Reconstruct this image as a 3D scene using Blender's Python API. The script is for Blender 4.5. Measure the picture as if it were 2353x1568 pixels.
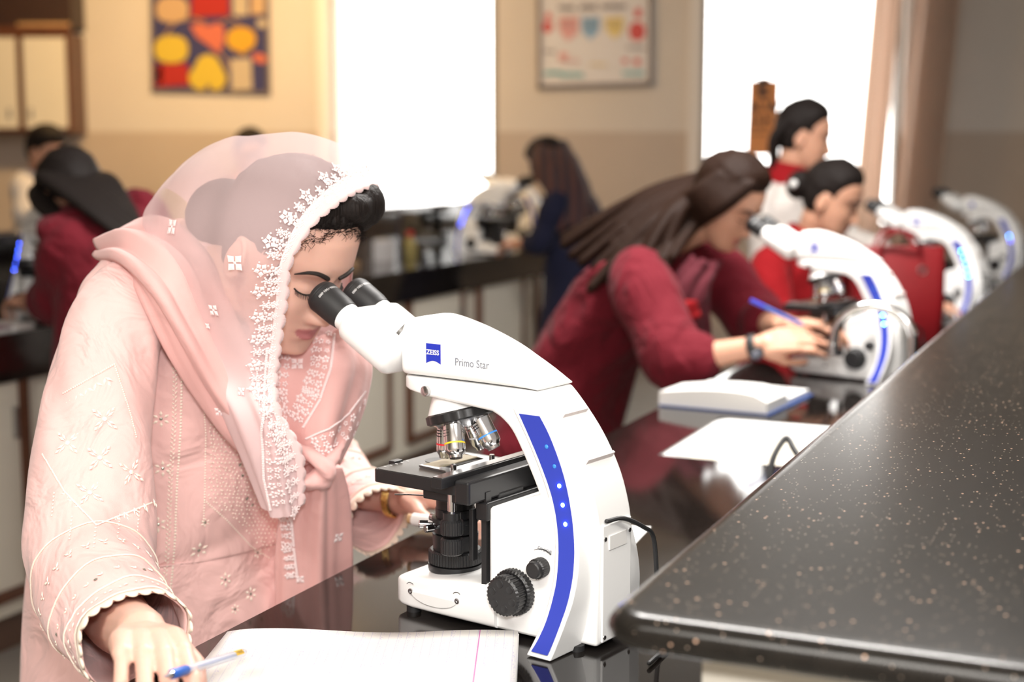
import bpy, bmesh, math, random
import numpy as np
from mathutils import Matrix, Vector
random.seed(7); np.random.seed(7)
sc = bpy.context.scene
for o in list(bpy.data.objects): bpy.data.objects.remove(o)
# ------------------------------------------------------------------ camera, light, exposure
F, CX, CY, H, TZ = 3300., 1176.5, 784., 1.46, .90
TH = math.atan(434 / F)
cd = bpy.data.cameras.new('camera'); cam = bpy.data.objects.new('camera', cd); sc.collection.objects.link(cam)
cd.sensor_width = 36; cd.lens = 36 * F / 2353; cam.location = (0, 0, H); cam.rotation_euler = (math.pi / 2 - TH, 0, 0)
cd.clip_start = .05; cd.dof.use_dof = True; cd.dof.focus_distance = 1.68; cd.dof.aperture_fstop = 3.1
sc.camera = cam
w = bpy.data.worlds.new('daylight'); sc.world = w; w.use_nodes = True
w.node_tree.nodes['Background'].inputs[0].default_value = (1, .97, .93, 1); w.node_tree.nodes['Background'].inputs[1].default_value = 6.0
def area(name, loc, aim, sx, sy, watts, col):
    ld = bpy.data.lights.new(name, 'AREA'); ld.shape = 'RECTANGLE'; ld.size = sx; ld.size_y = sy; ld.energy = watts; ld.color = col
    o = bpy.data.objects.new(name, ld); sc.collection.objects.link(o); o.location = loc
    o.rotation_euler = (Vector(aim) - Vector(loc)).to_track_quat('-Z', 'Y').to_euler(); return o
area('camera_flash', (.03, -.06, H + .24), (0, 2.2, 1.08), .16, .12, 15.5, (1, .98, .97))
area('ceiling_fill_light', (-.9, -.2, 2.93), (-.9, .2, 0), 1.4, .8, 56, (1, .95, .88))  # added soft fill at the ceiling, standing in for bounced flash
area('ceiling_fill_light', (1.1, -.2, 2.93), (1.1, .2, 0), 1.4, .8, 46, (1, .95, .88))  # second added fill of the pair, softens the direct flash
area('ceiling_fill_light', (.5, 3.3, 2.93), (.5, 3.3, 0), 1.4, .4, 125, (1, .96, .92))  # added neutral fill to brighten the far room, no fixture built
area('warm_tube_light', (-1.7, 7.4, 2.9), (-1.7, 9.6, 1.2), 1.2, .15, 62, (1, .64, .28))
sc.view_settings.view_transform = 'Standard'; sc.view_settings.look = 'None'; sc.view_settings.gamma = 1
sc.view_settings.use_curve_mapping = False; sc.view_settings.exposure = 0.22
# ------------------------------------------------------------------ geometry helpers
A_ = np.array
def ray(x, y):
    a = (x - CX) / F; b = -(y - CY) / F
    return A_([a, math.cos(TH) + b * math.sin(TH), -math.sin(TH) + b * math.cos(TH)])
def pz(x, y, z): r = ray(x, y); return A_([0, 0, H]) + r * (z - H) / r[2]
def pd(x, y, d): r = ray(x, y); return A_([0, 0, H]) + r * d / r[1]
PHI = math.radians(23.9); D1 = A_([math.sin(PHI), math.cos(PHI), 0]); DX = A_([math.cos(PHI), -math.sin(PHI), 0])
def BW(X, Y, z): return DX * X + D1 * Y + A_([0, 0, z])      # the benches run along D1
def nrm(v): v = A_(v, float); return v / (np.linalg.norm(v) + 1e-12)
def lk(o, parent=None):
    sc.collection.objects.link(o)
    if parent is not None: o.parent = parent
    return o
def empty(name, loc, rz=0):
    o = bpy.data.objects.new(name, None); o.empty_display_size = .05; lk(o); o.location = tuple(map(float, loc)); o.rotation_euler = (0, 0, rz); return o
def tag(o, label, cat, group=None):
    o['label'] = label; o['category'] = cat
    if group: o['group'] = group
    return o
def struct(o, label=None):
    o['kind'] = 'structure'
    if label: o['label'] = label
    return o
class G:
    def __init__(s): s.v = []; s.f = []
    def add(s, v, f):
        n = len(s.v); s.v += [tuple(map(float, p)) for p in v]; s.f += [tuple(i + n for i in q) for q in f]; return s
    def box(s, c, d, R=None):
        c = A_(c, float); h = A_(d, float) / 2
        R = np.eye(3) if R is None else A_(R)
        v = [c + R @ (h * A_(k)) for k in [(-1, -1, -1), (1, -1, -1), (1, 1, -1), (-1, 1, -1), (-1, -1, 1), (1, -1, 1), (1, 1, 1), (-1, 1, 1)]]
        return s.add(v, [(3, 2, 1, 0), (4, 5, 6, 7), (0, 1, 5, 4), (1, 2, 6, 5), (2, 3, 7, 6), (3, 0, 4, 7)])
    def prism(s, poly, h0, h1, fr=lambda u, v, w: (u, w, v)):
        # poly in (u,v), extruded in w
        n = len(poly); v = [fr(a, b, h0) for a, b in poly] + [fr(a, b, h1) for a, b in poly]
        f = [tuple(range(n)), tuple(range(2 * n - 1, n - 1, -1))] + [(i, n + i, n + (i + 1) % n, (i + 1) % n) for i in range(n)]
        return s.add(v, f)
    def rings(s, R, cap=True, closed=True):
        R = [A_(r) for r in R]; m = len(R[0]); n = len(R); v = [p for r in R for p in r]; f = []
        for i in range(n - 1):
            for j in range(m if closed else m - 1):
                k = (j + 1) % m; f.append((i * m + j, i * m + k, (i + 1) * m + k, (i + 1) * m + j))
        if cap and closed: f += [tuple(range(m - 1, -1, -1)), tuple((n - 1) * m + j for j in range(m))]
        return s.add(v, f)
    def lathe(s, prof, p, ax, n=24, cap=True):
        # prof: (r, distance along ax)
        ax = nrm(ax); a = nrm(np.cross(ax, (0, 0, 1) if abs(ax[2]) < .9 else (1, 0, 0))); b = np.cross(ax, a); p = A_(p, float)
        return s.rings([[p + ax * h + (a * math.cos(t) + b * math.sin(t)) * max(r, 1e-4) for t in np.linspace(0, 2 * math.pi, n, endpoint=False)] for r, h in prof], cap)
    def cyl(s, p0, p1, r0, r1=None, n=16):
        p0 = A_(p0, float); p1 = A_(p1, float); L = np.linalg.norm(p1 - p0)
        return s.lathe([(r0, 0), (r0 if r1 is None else r1, L)], p0, p1 - p0, n)
    def tube(s, pts, rad, n=10, caps=True, flat=1.0, up=None):
        P = A_(pts, float); m = len(P); rad = [rad] * m if np.isscalar(rad) else list(rad)
        T = [nrm(P[min(i + 1, m - 1)] - P[max(i - 1, 0)]) for i in range(m)]
        a = nrm(np.cross(T[0], up if up is not None else ((0, 0, 1) if abs(T[0][2]) < .9 else (1, 0, 0)))); R = []
        def ring(c, t, a, r): b = np.cross(t, a); return [c + (a * math.cos(q) + b * math.sin(q) * flat) * r for q in np.linspace(0, 2 * math.pi, n, endpoint=False)]
        for i in range(m):
            a = nrm(a - T[i] * (a @ T[i]))
            if i == 0 and caps:
                for k in (80, 50, 25): R.append(ring(P[0] - T[0] * rad[0] * math.sin(math.radians(k)), T[0], a, rad[0] * math.cos(math.radians(k))))
            R.append(ring(P[i], T[i], a, rad[i]))
            if i == m - 1 and caps:
                for k in (25, 50, 80): R.append(ring(P[i] + T[i] * rad[i] * math.sin(math.radians(k)), T[i], a, rad[i] * math.cos(math.radians(k))))
        return s.rings(R)
    def ell(s, c, r, R=None, n=20, m=12):
        R = np.eye(3) if R is None else A_(R); c = A_(c, float); r = A_(r, float)
        return s.rings([[c + R @ (r * A_([math.cos(t) * math.sin(q), math.sin(t) * math.sin(q), -math.cos(q)])) for t in np.linspace(0, 2 * math.pi, n, endpoint=False)] for q in np.linspace(.06, math.pi - .06, m)])
    def xf(s, M):
        M = A_(M); s.v = [tuple((M @ A_([*p, 1]))[:3]) for p in s.v]; return s
    def mesh(s, name='mesh'):
        me = bpy.data.meshes.new(name); me.from_pydata(s.v, [], s.f); me.update(); return me
    def build(s, name, mat, parent=None, smooth=40, bevel=0, bseg=2, solid=0, sub=0):
        me = s.mesh(name)
        bm = bmesh.new(); bm.from_mesh(me); bmesh.ops.recalc_face_normals(bm, faces=bm.faces[:]); bm.to_mesh(me); bm.free()
        if smooth:
            for p in me.polygons: p.use_smooth = True
            if smooth < 179: me.set_sharp_from_angle(angle=math.radians(smooth))
        me.materials.append(mat); o = bpy.data.objects.new(name, me); lk(o, parent)
        if solid: md = o.modifiers.new('thick', 'SOLIDIFY'); md.thickness = solid; md.offset = 0
        if sub: md = o.modifiers.new('sub', 'SUBSURF'); md.levels = sub; md.render_levels = sub
        if bevel: md = o.modifiers.new('bevel', 'BEVEL'); md.width = bevel; md.segments = bseg; md.limit_method = 'ANGLE'; md.angle_limit = math.radians(35)
        return o
def crv(P, n, closed=False):
    # Catmull-Rom along axis 0
    P = A_(P, float); m = len(P); out = []
    for i in range(m if closed else m - 1):
        if closed: q = [P[(i + k) % m] for k in (-1, 0, 1, 2)]
        else: q = [P[max(i - 1, 0)] if i > 0 else 2 * P[0] - P[1], P[i], P[i + 1], P[i + 2] if i + 2 < m else 2 * P[-1] - P[-2]]
        for t in np.linspace(0, 1, n, endpoint=False):
            out.append(.5 * (2 * q[1] + (q[2] - q[0]) * t + (2 * q[0] - 5 * q[1] + 4 * q[2] - q[3]) * t * t + (3 * q[1] - q[0] - 3 * q[2] + q[3]) * t ** 3))
    if not closed: out.append(P[-1])
    return A_(out)
def patch(C, nu, nv, closed=False):
    # C: rows x cols x 3 control points -> dense grid
    C = A_(C, float); R = crv(C, nu); return np.swapaxes(crv(np.swapaxes(R, 0, 1), nv, closed), 0, 1)
def rrect(hw, hh, r, n=5):
    o = []
    for cx, cy, a0 in ((hw - r, hh - r, 0), (-hw + r, hh - r, 90), (-hw + r, -hh + r, 180), (hw - r, -hh + r, 270)):
        for k in range(n): a = math.radians(a0 + 90 * k / (n - 1)); o.append((cx + r * math.cos(a), cy + r * math.sin(a)))
    return o
def copy_tree(o, parent=None):
    c = o.copy(); lk(c); c.parent = parent
    for ch in list(o.children): copy_tree(ch, c)
    return c
def text_mesh(body, size, fr, name, mat, parent, ext=.0001, font_scale_x=1.0, bold=0):
    cu = bpy.data.curves.new('lettering', 'FONT'); cu.body = body; cu.size = size; cu.extrude = 0; cu.align_x = 'LEFT'; cu.resolution_u = 3; cu.offset = bold
    t = bpy.data.objects.new('lettering', cu); sc.collection.objects.link(t); dg = bpy.context.evaluated_depsgraph_get()
    me = bpy.data.meshes.new_from_object(t.evaluated_get(dg)); bpy.data.objects.remove(t)
    me.name = name
    for v in me.vertices: v.co = Vector(tuple(map(float, fr(v.co.x * font_scale_x, v.co.y))))
    me.materials.clear(); me.materials.append(mat); o = bpy.data.objects.new(name, me); lk(o, parent); return o
# ------------------------------------------------------------------ materials
M = {}
def nt(name):
    m = bpy.data.materials.new(name); m.use_nodes = True; M[name] = m; t = m.node_tree; return m, t, t.nodes, t.links, t.nodes['Principled BSDF']
def plain(name, col, rough=.5, metal=0, noise=0, nscale=20, bump=0, spec=.5, sheen=0, coat=0, sss=0):
    m, t, N, L, b = nt(name)
    b.inputs['Base Color'].default_value = (*col, 1); b.inputs['Roughness'].default_value = rough; b.inputs['Metallic'].default_value = metal
    b.inputs['Specular IOR Level'].default_value = spec; b.inputs['Sheen Weight'].default_value = sheen; b.inputs['Coat Weight'].default_value = coat
    if sss: b.inputs['Subsurface Weight'].default_value = sss; b.inputs['Subsurface Radius'].default_value = (.012, .005, .003); b.inputs['Subsurface Scale'].default_value = 1
    if noise or bump:
        tc = N.new('ShaderNodeTexCoord'); n = N.new('ShaderNodeTexNoise'); n.inputs['Scale'].default_value = nscale; n.inputs['Detail'].default_value = 4
        L.new(tc.outputs['Object'], n.inputs['Vector'])
        if noise:
            mx = N.new('ShaderNodeMix'); mx.data_type = 'RGBA'; mx.inputs[6].default_value = tuple(c * (1 - noise) for c in col) + (1,); mx.inputs[7].default_value = tuple(min(1, c * (1 + noise)) for c in col) + (1,)
            L.new(n.outputs['Fac'], mx.inputs[0]); L.new(mx.outputs[2], b.inputs['Base Color'])
        if bump:
            bp = N.new('ShaderNodeBump'); bp.inputs['Strength'].default_value = 1; bp.inputs['Distance'].default_value = bump; L.new(n.outputs['Fac'], bp.inputs['Height']); L.new(bp.outputs[0], b.inputs['Normal'])
    return m
def emit(name, col, s):
    m, t, N, L, b = nt(name); b.inputs['Base Color'].default_value = (*col, 1); b.inputs['Emission Color'].default_value = (*col, 1); b.inputs['Emission Strength'].default_value = s; return m
plain('scope_white', (.92, .92, .91), .30); plain('scope_black', (.012, .012, .013), .38); plain('black_rubber', (.016, .016, .017), .55)
plain('chrome', (.75, .75, .76), .14, 1); plain('steel', (.55, .55, .56), .25, 1); plain('brass', (.75, .5, .16), .25, 1, .25, 400)
plain('strip_blue', (.030, .052, .42), .45); plain('badge_blue', (.02, .04, .48), .4); plain('print_grey', (.22, .24, .29), .5); plain('print_white', (.85, .85, .85), .5)
plain('ring_yellow', (.9, .6, .02), .4); plain('ring_red', (.75, .02, .03), .4); plain('ring_blue', (.06, .3, .85), .4)
emit('led_lit', (.05, .12, 1.0), 45); plain('led_off', (.05, .28, .75), .2); emit('led_bright', (.10, .38, 1.0), 60); emit('led_violet', (.14, .12, 1.0), 30)
plain('wall_cream', (.62, .57, .52), .6, 0, .04, 3); plain('wall_dado', (.48, .40, .33), .45, 0, .05, 5)
plain('ceiling_white', (.72, .70, .66), .7); plain('floor_tile', (.32, .30, .27), .4, 0, .12, 4)
plain('frame_grey', (.20, .18, .16), .5); plain('frame_white', (.72, .68, .64), .5); plain('cream_panel', (.66, .62, .53), .45, 0, .03, 8)
plain('wood_brown', (.10, .032, .012), .4, 0, .35, 12); plain('wood_tan', (.45, .27, .13), .5, 0, .2, 15); plain('sink_white', (.80, .80, .79), .2); plain('paper', (.78, .77, .75), .7)
plain('cover_blue', (.02, .06, .22), .5); plain('page_edge', (.80, .72, .70), .7, 0, .1, 300); plain('plinth', (.12, .07, .05), .5)
def granite():
    m, t, N, L, b = nt('granite'); tc = N.new('ShaderNodeTexCoord')
    col = None
    def spk(scale, thr, c0, c1):
        v = N.new('ShaderNodeTexVoronoi'); v.inputs['Scale'].default_value = scale; L.new(tc.outputs['Object'], v.inputs['Vector'])
        r = N.new('ShaderNodeMath'); r.operation = 'LESS_THAN'; r.inputs[1].default_value = thr; L.new(v.outputs['Distance'], r.inputs[0])
        g = N.new('ShaderNodeSeparateColor'); L.new(v.outputs['Color'], g.inputs[0]); k = N.new('ShaderNodeMath'); k.operation = 'GREATER_THAN'; k.inputs[1].default_value = 1 - c0; L.new(g.outputs[0], k.inputs[0])
        a = N.new('ShaderNodeMath'); a.operation = 'MULTIPLY'; L.new(r.outputs[0], a.inputs[0]); L.new(k.outputs[0], a.inputs[1]); return a
    s1 = spk(150, .20, .10, 0); s2 = spk(300, .26, .09, 0)
    n = N.new('ShaderNodeTexNoise'); n.inputs['Scale'].default_value = 60; n.inputs['Detail'].default_value = 5; L.new(tc.outputs['Object'], n.inputs['Vector'])
    m0 = N.new('ShaderNodeMix'); m0.data_type = 'RGBA'; m0.inputs[6].default_value = (.005, .0045, .004, 1); m0.inputs[7].default_value = (.018, .015, .012, 1); L.new(n.outputs['Fac'], m0.inputs[0])
    m1 = N.new('ShaderNodeMix'); m1.data_type = 'RGBA'; m1.inputs[7].default_value = (.62, .40, .28, 1); L.new(m0.outputs[2], m1.inputs[6]); L.new(s1.outputs[0], m1.inputs[0])
    m2 = N.new('ShaderNodeMix'); m2.data_type = 'RGBA'; m2.inputs[7].default_value = (.34, .26, .20, 1); L.new(m1.outputs[2], m2.inputs[6]); L.new(s2.outputs[0], m2.inputs[0])
    L.new(m2.outputs[2], b.inputs['Base Color']); b.inputs['Roughness'].default_value = .21; b.inputs['IOR'].default_value = 1.40
    bp = N.new('ShaderNodeBump'); bp.inputs['Distance'].default_value = .0002; bp.inputs['Strength'].default_value = .25; L.new(n.outputs['Fac'], bp.inputs['Height'])
granite()
plain('table_black', (.010, .008, .007), .07, 0, .3, 40)
M['table_black'].node_tree.nodes['Principled BSDF'].inputs['IOR'].default_value = 1.6
def glass():
    m, t, N, L, b = nt('pane_glass'); tr = N.new('ShaderNodeBsdfTransparent'); gl = N.new('ShaderNodeBsdfGlossy'); gl.inputs['Roughness'].default_value = .02
    mx = N.new('ShaderNodeMixShader'); mx.inputs[0].default_value = .04; L.new(tr.outputs[0], mx.inputs[1]); L.new(gl.outputs[0], mx.inputs[2]); L.new(mx.outputs[0], N['Material Output'].inputs[0])
glass()
def cloth(name, col, alpha=1.0, weave=900, wrinkle=0, rough=.85, sheen=.25, trans=0):
    m, t, N, L, b = nt(name); b.inputs['Base Color'].default_value = (*col, 1); b.inputs['Roughness'].default_value = rough; b.inputs['Sheen Weight'].default_value = sheen; b.inputs['Specular IOR Level'].default_value = .2
    tc = N.new('ShaderNodeTexCoord'); n = N.new('ShaderNodeTexNoise'); n.inputs['Scale'].default_value = weave; L.new(tc.outputs['Object'], n.inputs['Vector'])
    bp = N.new('ShaderNodeBump'); bp.inputs['Distance'].default_value = .0006; bp.inputs['Strength'].default_value = .4; L.new(n.outputs['Fac'], bp.inputs['Height'])
    if wrinkle:
        n2 = N.new('ShaderNodeTexNoise'); n2.inputs['Scale'].default_value = 9; n2.inputs['Detail'].default_value = 3; n2.inputs['Distortion'].default_value = 1.5; L.new(tc.outputs['Object'], n2.inputs['Vector'])
        b2 = N.new('ShaderNodeBump'); b2.inputs['Distance'].default_value = wrinkle; b2.inputs['Strength'].default_value = .8; L.new(n2.outputs['Fac'], b2.inputs['Height']); L.new(bp.outputs[0], b2.inputs['Normal']); L.new(b2.outputs[0], b.inputs['Normal'])
    else: L.new(bp.outputs[0], b.inputs['Normal'])
    if alpha < 1:
        tr = N.new('ShaderNodeBsdfTransparent'); mx = N.new('ShaderNodeMixShader'); mx.inputs[0].default_value = alpha
        if name == 'scarf_sheer':
            at = N.new('ShaderNodeAttribute'); at.attribute_name = 'dense'; mr = N.new('ShaderNodeMapRange'); mr.inputs[3].default_value = alpha; mr.inputs[4].default_value = .95; L.new(at.outputs['Fac'], mr.inputs[0]); L.new(mr.outputs[0], mx.inputs[0])
        L.new(tr.outputs[0], mx.inputs[1])
        src = b.outputs[0]
        if trans:
            tl = N.new('ShaderNodeBsdfTranslucent'); tl.inputs[0].default_value = (*col, 1); m2 = N.new('ShaderNodeMixShader'); m2.inputs[0].default_value = trans; L.new(src, m2.inputs[1]); L.new(tl.outputs[0], m2.inputs[2]); src = m2.outputs[0]
        L.new(src, mx.inputs[2]); L.new(mx.outputs[0], N['Material Output'].inputs[0])
    elif trans:
        tl = N.new('ShaderNodeBsdfTranslucent'); tl.inputs[0].default_value = (*col, 1); m2 = N.new('ShaderNodeMixShader'); m2.inputs[0].default_value = trans; L.new(b.outputs[0], m2.inputs[1]); L.new(tl.outputs[0], m2.inputs[2]); L.new(m2.outputs[0], N['Material Output'].inputs[0])
    return m
cloth('kameez_pink', (.83, .53, .50), wrinkle=.02); cloth('lace_cream', (.90, .76, .62)); cloth('thread_cream', (.93, .82, .70)); cloth('thread_white', (.92, .76, .75))
cloth('scarf_sheer', (.90, .68, .68), alpha=.44, trans=.15, weave=1400); cloth('scarf_pink', (.88, .53, .50), alpha=.94, trans=.12, wrinkle=.006)
cloth('maroon', (.115, .005, .012), wrinkle=.03, sheen=.04); cloth('dark_maroon', (.07, .008, .014), wrinkle=.02, sheen=.03); cloth('red_cloth', (.24, .004, .007), wrinkle=.02, sheen=.03); cloth('navy', (.010, .011, .030), sheen=.03); cloth('white_cloth', (.62, .57, .53), wrinkle=.006); cloth('tan_cloth', (.38, .22, .11)); cloth('trouser_pale', (.6, .45, .42)); cloth('trouser_dark', (.03, .025, .025))
cloth('curtain', (.70, .58, .50), trans=.55); cloth('sheer_curtain', (.85, .75, .65), alpha=.55, trans=.5)

cloth('lace_pink', (.88, .64, .63)); cloth('thread_rose', (.80, .56, .50)); plain('clear_plastic', (.75, .78, .86), .12, coat=.3); M['clear_plastic'].node_tree.nodes['Principled BSDF'].inputs['Alpha'].default_value = .55
plain('grip_blue', (.02, .10, .42), .45); plain('sticker_yellow', (.85, .52, .04), .5); plain('ink', (.03, .025, .03), .5); plain('sequin', (.35, .36, .30), .2, .6)
plain('board_blue', (.035, .035, .12), .8); plain('card_yellow', (0.578, 0.422, 0.041), .8); plain('card_orange', (0.598, 0.326, 0.020), .8); plain('card_red', (0.374, 0.014, 0.010), .8); plain('card_pink', (0.544, 0.136, 0.082), .8); plain('card_beige', (0.510, 0.340, 0.190), .8); plain('card_cream', (0.476, 0.394, 0.286), .8)
plain('marker_red', (.62, .10, .10), .7); plain('marker_blue', (.25, .42, .62), .7); plain('marker_teal', (.15, .50, .55), .7); plain('marker_yellow', (.75, .60, .25), .7); plain('marker_grey', (.22, .20, .22), .7); plain('whiteboard', (.68, .65, .64), .35); plain('marker_pink', (.72, .38, .38), .7); plain('frame_taupe', (.17, .13, .11), .5)
plain('bag_red', (.17, .005, .008), .38, 0, .1, 30); plain('purple', (.18, .03, .12), .5); plain('dark_wood', (.03, .010, .005), .5, 0, .3, 10); plain('cap_red', (.5, .03, .02), .5); plain('bottle_amber', (.35, .28, .10), .25)
cloth('chart_orange', (.62, .33, .15), trans=.22)
def ruled():
    m, t, N, L, b = nt('ruled_paper'); tc = N.new('ShaderNodeTexCoord'); sp = N.new('ShaderNodeSeparateXYZ'); L.new(tc.outputs['Object'], sp.inputs[0])
    def band(sock, freq, off, thr):
        a = N.new('ShaderNodeMath'); a.operation = 'MULTIPLY_ADD'; a.inputs[1].default_value = freq; a.inputs[2].default_value = off; L.new(sock, a.inputs[0]); f = N.new('ShaderNodeMath'); f.operation = 'FRACT'; L.new(a.outputs[0], f.inputs[0]); c = N.new('ShaderNodeMath'); c.operation = 'LESS_THAN'; c.inputs[1].default_value = thr; L.new(f.outputs[0], c.inputs[0]); return c.outputs[0], f.outputs[0]
    l1, fr = band(sp.outputs[0], 98, 0, .045)
    n = N.new('ShaderNodeTexNoise'); n.inputs['Scale'].default_value = 1; n.inputs['Detail'].default_value = 2; mp = N.new('ShaderNodeMapping'); mp.inputs['Scale'].default_value = (900, 420, 1); L.new(tc.outputs['Object'], mp.inputs[0]); L.new(mp.outputs[0], n.inputs['Vector'])
    g1 = N.new('ShaderNodeMath'); g1.operation = 'GREATER_THAN'; g1.inputs[1].default_value = .60; L.new(n.outputs['Fac'], g1.inputs[0])
    n2 = N.new('ShaderNodeTexNoise'); n2.inputs['Scale'].default_value = 1; mp2 = N.new('ShaderNodeMapping'); mp2.inputs['Scale'].default_value = (98, 16, 1); L.new(tc.outputs['Object'], mp2.inputs[0]); L.new(mp2.outputs[0], n2.inputs['Vector']); g2 = N.new('ShaderNodeMath'); g2.operation = 'GREATER_THAN'; g2.inputs[1].default_value = .50; L.new(n2.outputs['Fac'], g2.inputs[0])
    g3 = N.new('ShaderNodeMath'); g3.operation = 'LESS_THAN'; g3.inputs[1].default_value = .45; L.new(fr, g3.inputs[0])
    k1 = N.new('ShaderNodeMath'); k1.operation = 'MULTIPLY'; L.new(g1.outputs[0], k1.inputs[0]); L.new(g2.outputs[0], k1.inputs[1]); k2 = N.new('ShaderNodeMath'); k2.operation = 'MULTIPLY'; L.new(k1.outputs[0], k2.inputs[0]); L.new(g3.outputs[0], k2.inputs[1])
    a = N.new('ShaderNodeMix'); a.data_type = 'RGBA'; a.inputs[6].default_value = (.84, .83, .81, 1); a.inputs[7].default_value = (.58, .58, .72, 1); L.new(l1, a.inputs[0])
    c = N.new('ShaderNodeMix'); c.data_type = 'RGBA'; c.inputs[7].default_value = (.52, .47, .70, 1); L.new(a.outputs[2], c.inputs[6]); L.new(k2.outputs[0], c.inputs[0])
    # pink margin line
    d = N.new('ShaderNodeMath'); d.operation = 'SUBTRACT'; d.inputs[1].default_value = .298; L.new(sp.outputs[0], d.inputs[0]); e = N.new('ShaderNodeMath'); e.operation = 'ABSOLUTE'; L.new(d.outputs[0], e.inputs[0]); f = N.new('ShaderNodeMath'); f.operation = 'LESS_THAN'; f.inputs[1].default_value = .0007; L.new(e.outputs[0], f.inputs[0])
    h = N.new('ShaderNodeMix'); h.data_type = 'RGBA'; h.inputs[7].default_value = (.62, .20, .50, 1); L.new(c.outputs[2], h.inputs[6]); L.new(f.outputs[0], h.inputs[0]); L.new(h.outputs[2], b.inputs['Base Color']); b.inputs['Roughness'].default_value = .7
ruled()
# ------------------------------------------------------------------ the room
WY = 9.5
def wx(x): return (x - CX) / F * WY * (math.cos(TH) + 0)     # unused spread factor close to 1
def wp(x, y): r = ray(x, y); k = WY / r[1]; return r[0] * k, H + r[2] * k
g = G().box((0, 4.4, -.05), (13, 11.4, .1)); struct(g.build('floor', M['floor_tile'], smooth=0))
g = G().box((0, 4.4, 3.05), (13, 11.4, .1)); struct(g.build('ceiling', M['ceiling_white'], smooth=0))
W1 = (wp(763, 300)[0], wp(1143, 300)[0]); W2 = (wp(1611, 250)[0], wp(2075, 250)[0]); SILL, HEAD, DADO = .95, 2.72, wp(1300, 303)[1]
cols = [(-6.2, W1[0]), (W1[1], W2[0]), (W2[1], 6.2)]
g = G(); gd = G()
for a, b in cols:
    g.box(((a + b) / 2, WY + .1, (DADO + 3) / 2), (b - a, .2, 3 - DADO)); gd.box(((a + b) / 2, WY + .1, DADO / 2), (b - a, .2, DADO))
for a, b in (W1, W2):
    g.box(((a + b) / 2, WY + .1, (HEAD + 3) / 2), (b - a, .2, 3 - HEAD)); gd.box(((a + b) / 2, WY + .1, SILL / 2), (b - a, .2, SILL))
wb = struct(g.build('wall_back', M['wall_cream'], smooth=0)); struct(gd.build('dado', M['wall_dado'], wb, smooth=0))
for nm, X in (('wall_left', -6.3), ('wall_right', 6.3)): struct(G().box((X, 4.4, 1.5), (.2, 11.4, 3)).build(nm, M['wall_cream'], smooth=0))
struct(G().box((0, -1.2, 1.5), (13, .2, 3)).build('wall_front', M['wall_cream'], smooth=0))
for i, (a, b) in enumerate((W1, W2)):
    wn = empty('window_%d' % (i + 1), ((a + b) / 2, WY, SILL)); struct(wn); cx = 0; hw = (b - a) / 2; hh = HEAD - SILL
    for sx in (-1, 1): G().box((sx * (hw - .02), .10, hh / 2), (.04, .09, hh)).build('jamb', M['frame_grey'], wn, 0)
    for z in (0.02, hh - .02): G().box((0, .10, z), (2 * hw - .08, .09, .04)).build('rail', M['frame_grey'], wn, 0)
    G().box((0, .13, hh / 2), (2 * hw - .08, .006, hh - .08)).build('pane', M['pane_glass'], wn, 0)
    G().box((-hw - .05, -.01, hh / 2), (.075, .05, hh + .1)).build('casing', M['frame_white'], wn, 0)
# curtain beside the right window, gathered in folds
def curtain(name, x0, x1, y, amp, folds, mat, label, z0=.75, z1=2.8, lean=0):
    n = 90; R = []
    for z in np.linspace(z0, z1, 12):
        k = (z - z0) / (z1 - z0)
        R.append([(x0 + (x1 - x0) * t + lean * k, y + amp * math.sin(t * folds * 2 * math.pi + .4 * math.sin(3 * k)) * (1 - .25 * k), z) for t in np.linspace(0, 1, n)])
    o = G().rings(R, False, False).build(name, mat, solid=.004, smooth=179); return tag(o, label, 'curtain')
c0, c1 = wp(2058, 300)[0], wp(2150, 300)[0]
curtain('curtain', c0 - .06, c1 - .05, WY - .16, .05, 4, M['curtain'], 'brown gathered curtain hanging at the right edge of the right window', lean=.16)
curtain('sheer_curtain', wp(1950, 300)[0], wp(2012, 300)[0], WY - .14, .025, 2, M['curtain'], 'narrow pale curtain strip inside the right window', lean=.12)
curtain('sheer_curtain', wp(775, 300)[0], wp(845, 300)[0], WY - .14, .02, 3, M['sheer_curtain'], 'thin white sheer curtain at the left of the left window')
# ------------------------------------------------------------------ near bench
ROT = -PHI
def rect_ring(x0, x1, y0, y1, hx0, hx1, hy0, hy1, z0, z1):
    g = G()
    for a, b, c, d in ((x0, x1, y0, hy0), (x0, x1, hy1, y1), (x0, hx0, hy0, hy1), (hx1, x1, hy0, hy1)): g.box(((a + b) / 2, (c + d) / 2, (z0 + z1) / 2), (b - a, d - c, z1 - z0))
    return g
s0 = pz(1512, 1046, TZ); SX0, SY0 = s0 @ DX, s0 @ D1; SX1, SY1 = SX0 + .36, SY0 + .42
bench = empty('lab_bench', (0, 0, 0), ROT); tag(bench, 'near lab bench with polished black worktop and cream cabinets below', 'bench')
EDGE = -(pz(454, 1483, TZ) @ -DX) ; EDGE2 = pz(965, 1222, TZ) @ DX; EDGE = (pz(454, 1483, TZ) @ DX + EDGE2) / 2
Y0, Y1 = 1.08, 7.7
rect_ring(EDGE, .30, Y0, Y1, SX0, SX1, SY0, SY1, TZ - .03, TZ).build('worktop', M['table_black'], bench, 0)
G().box((EDGE + .028, (Y0 + Y1) / 2, TZ - .075), (.02, Y1 - Y0, .09)).build('apron', M['table_black'], bench, 0)
G().box((EDGE / 2 + .15 + .08, (Y0 + Y1) / 2, .10), (.30 - EDGE - .2, Y1 - Y0 - .04, .14)).build('plinth', M['plinth'], bench, 0)
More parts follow.
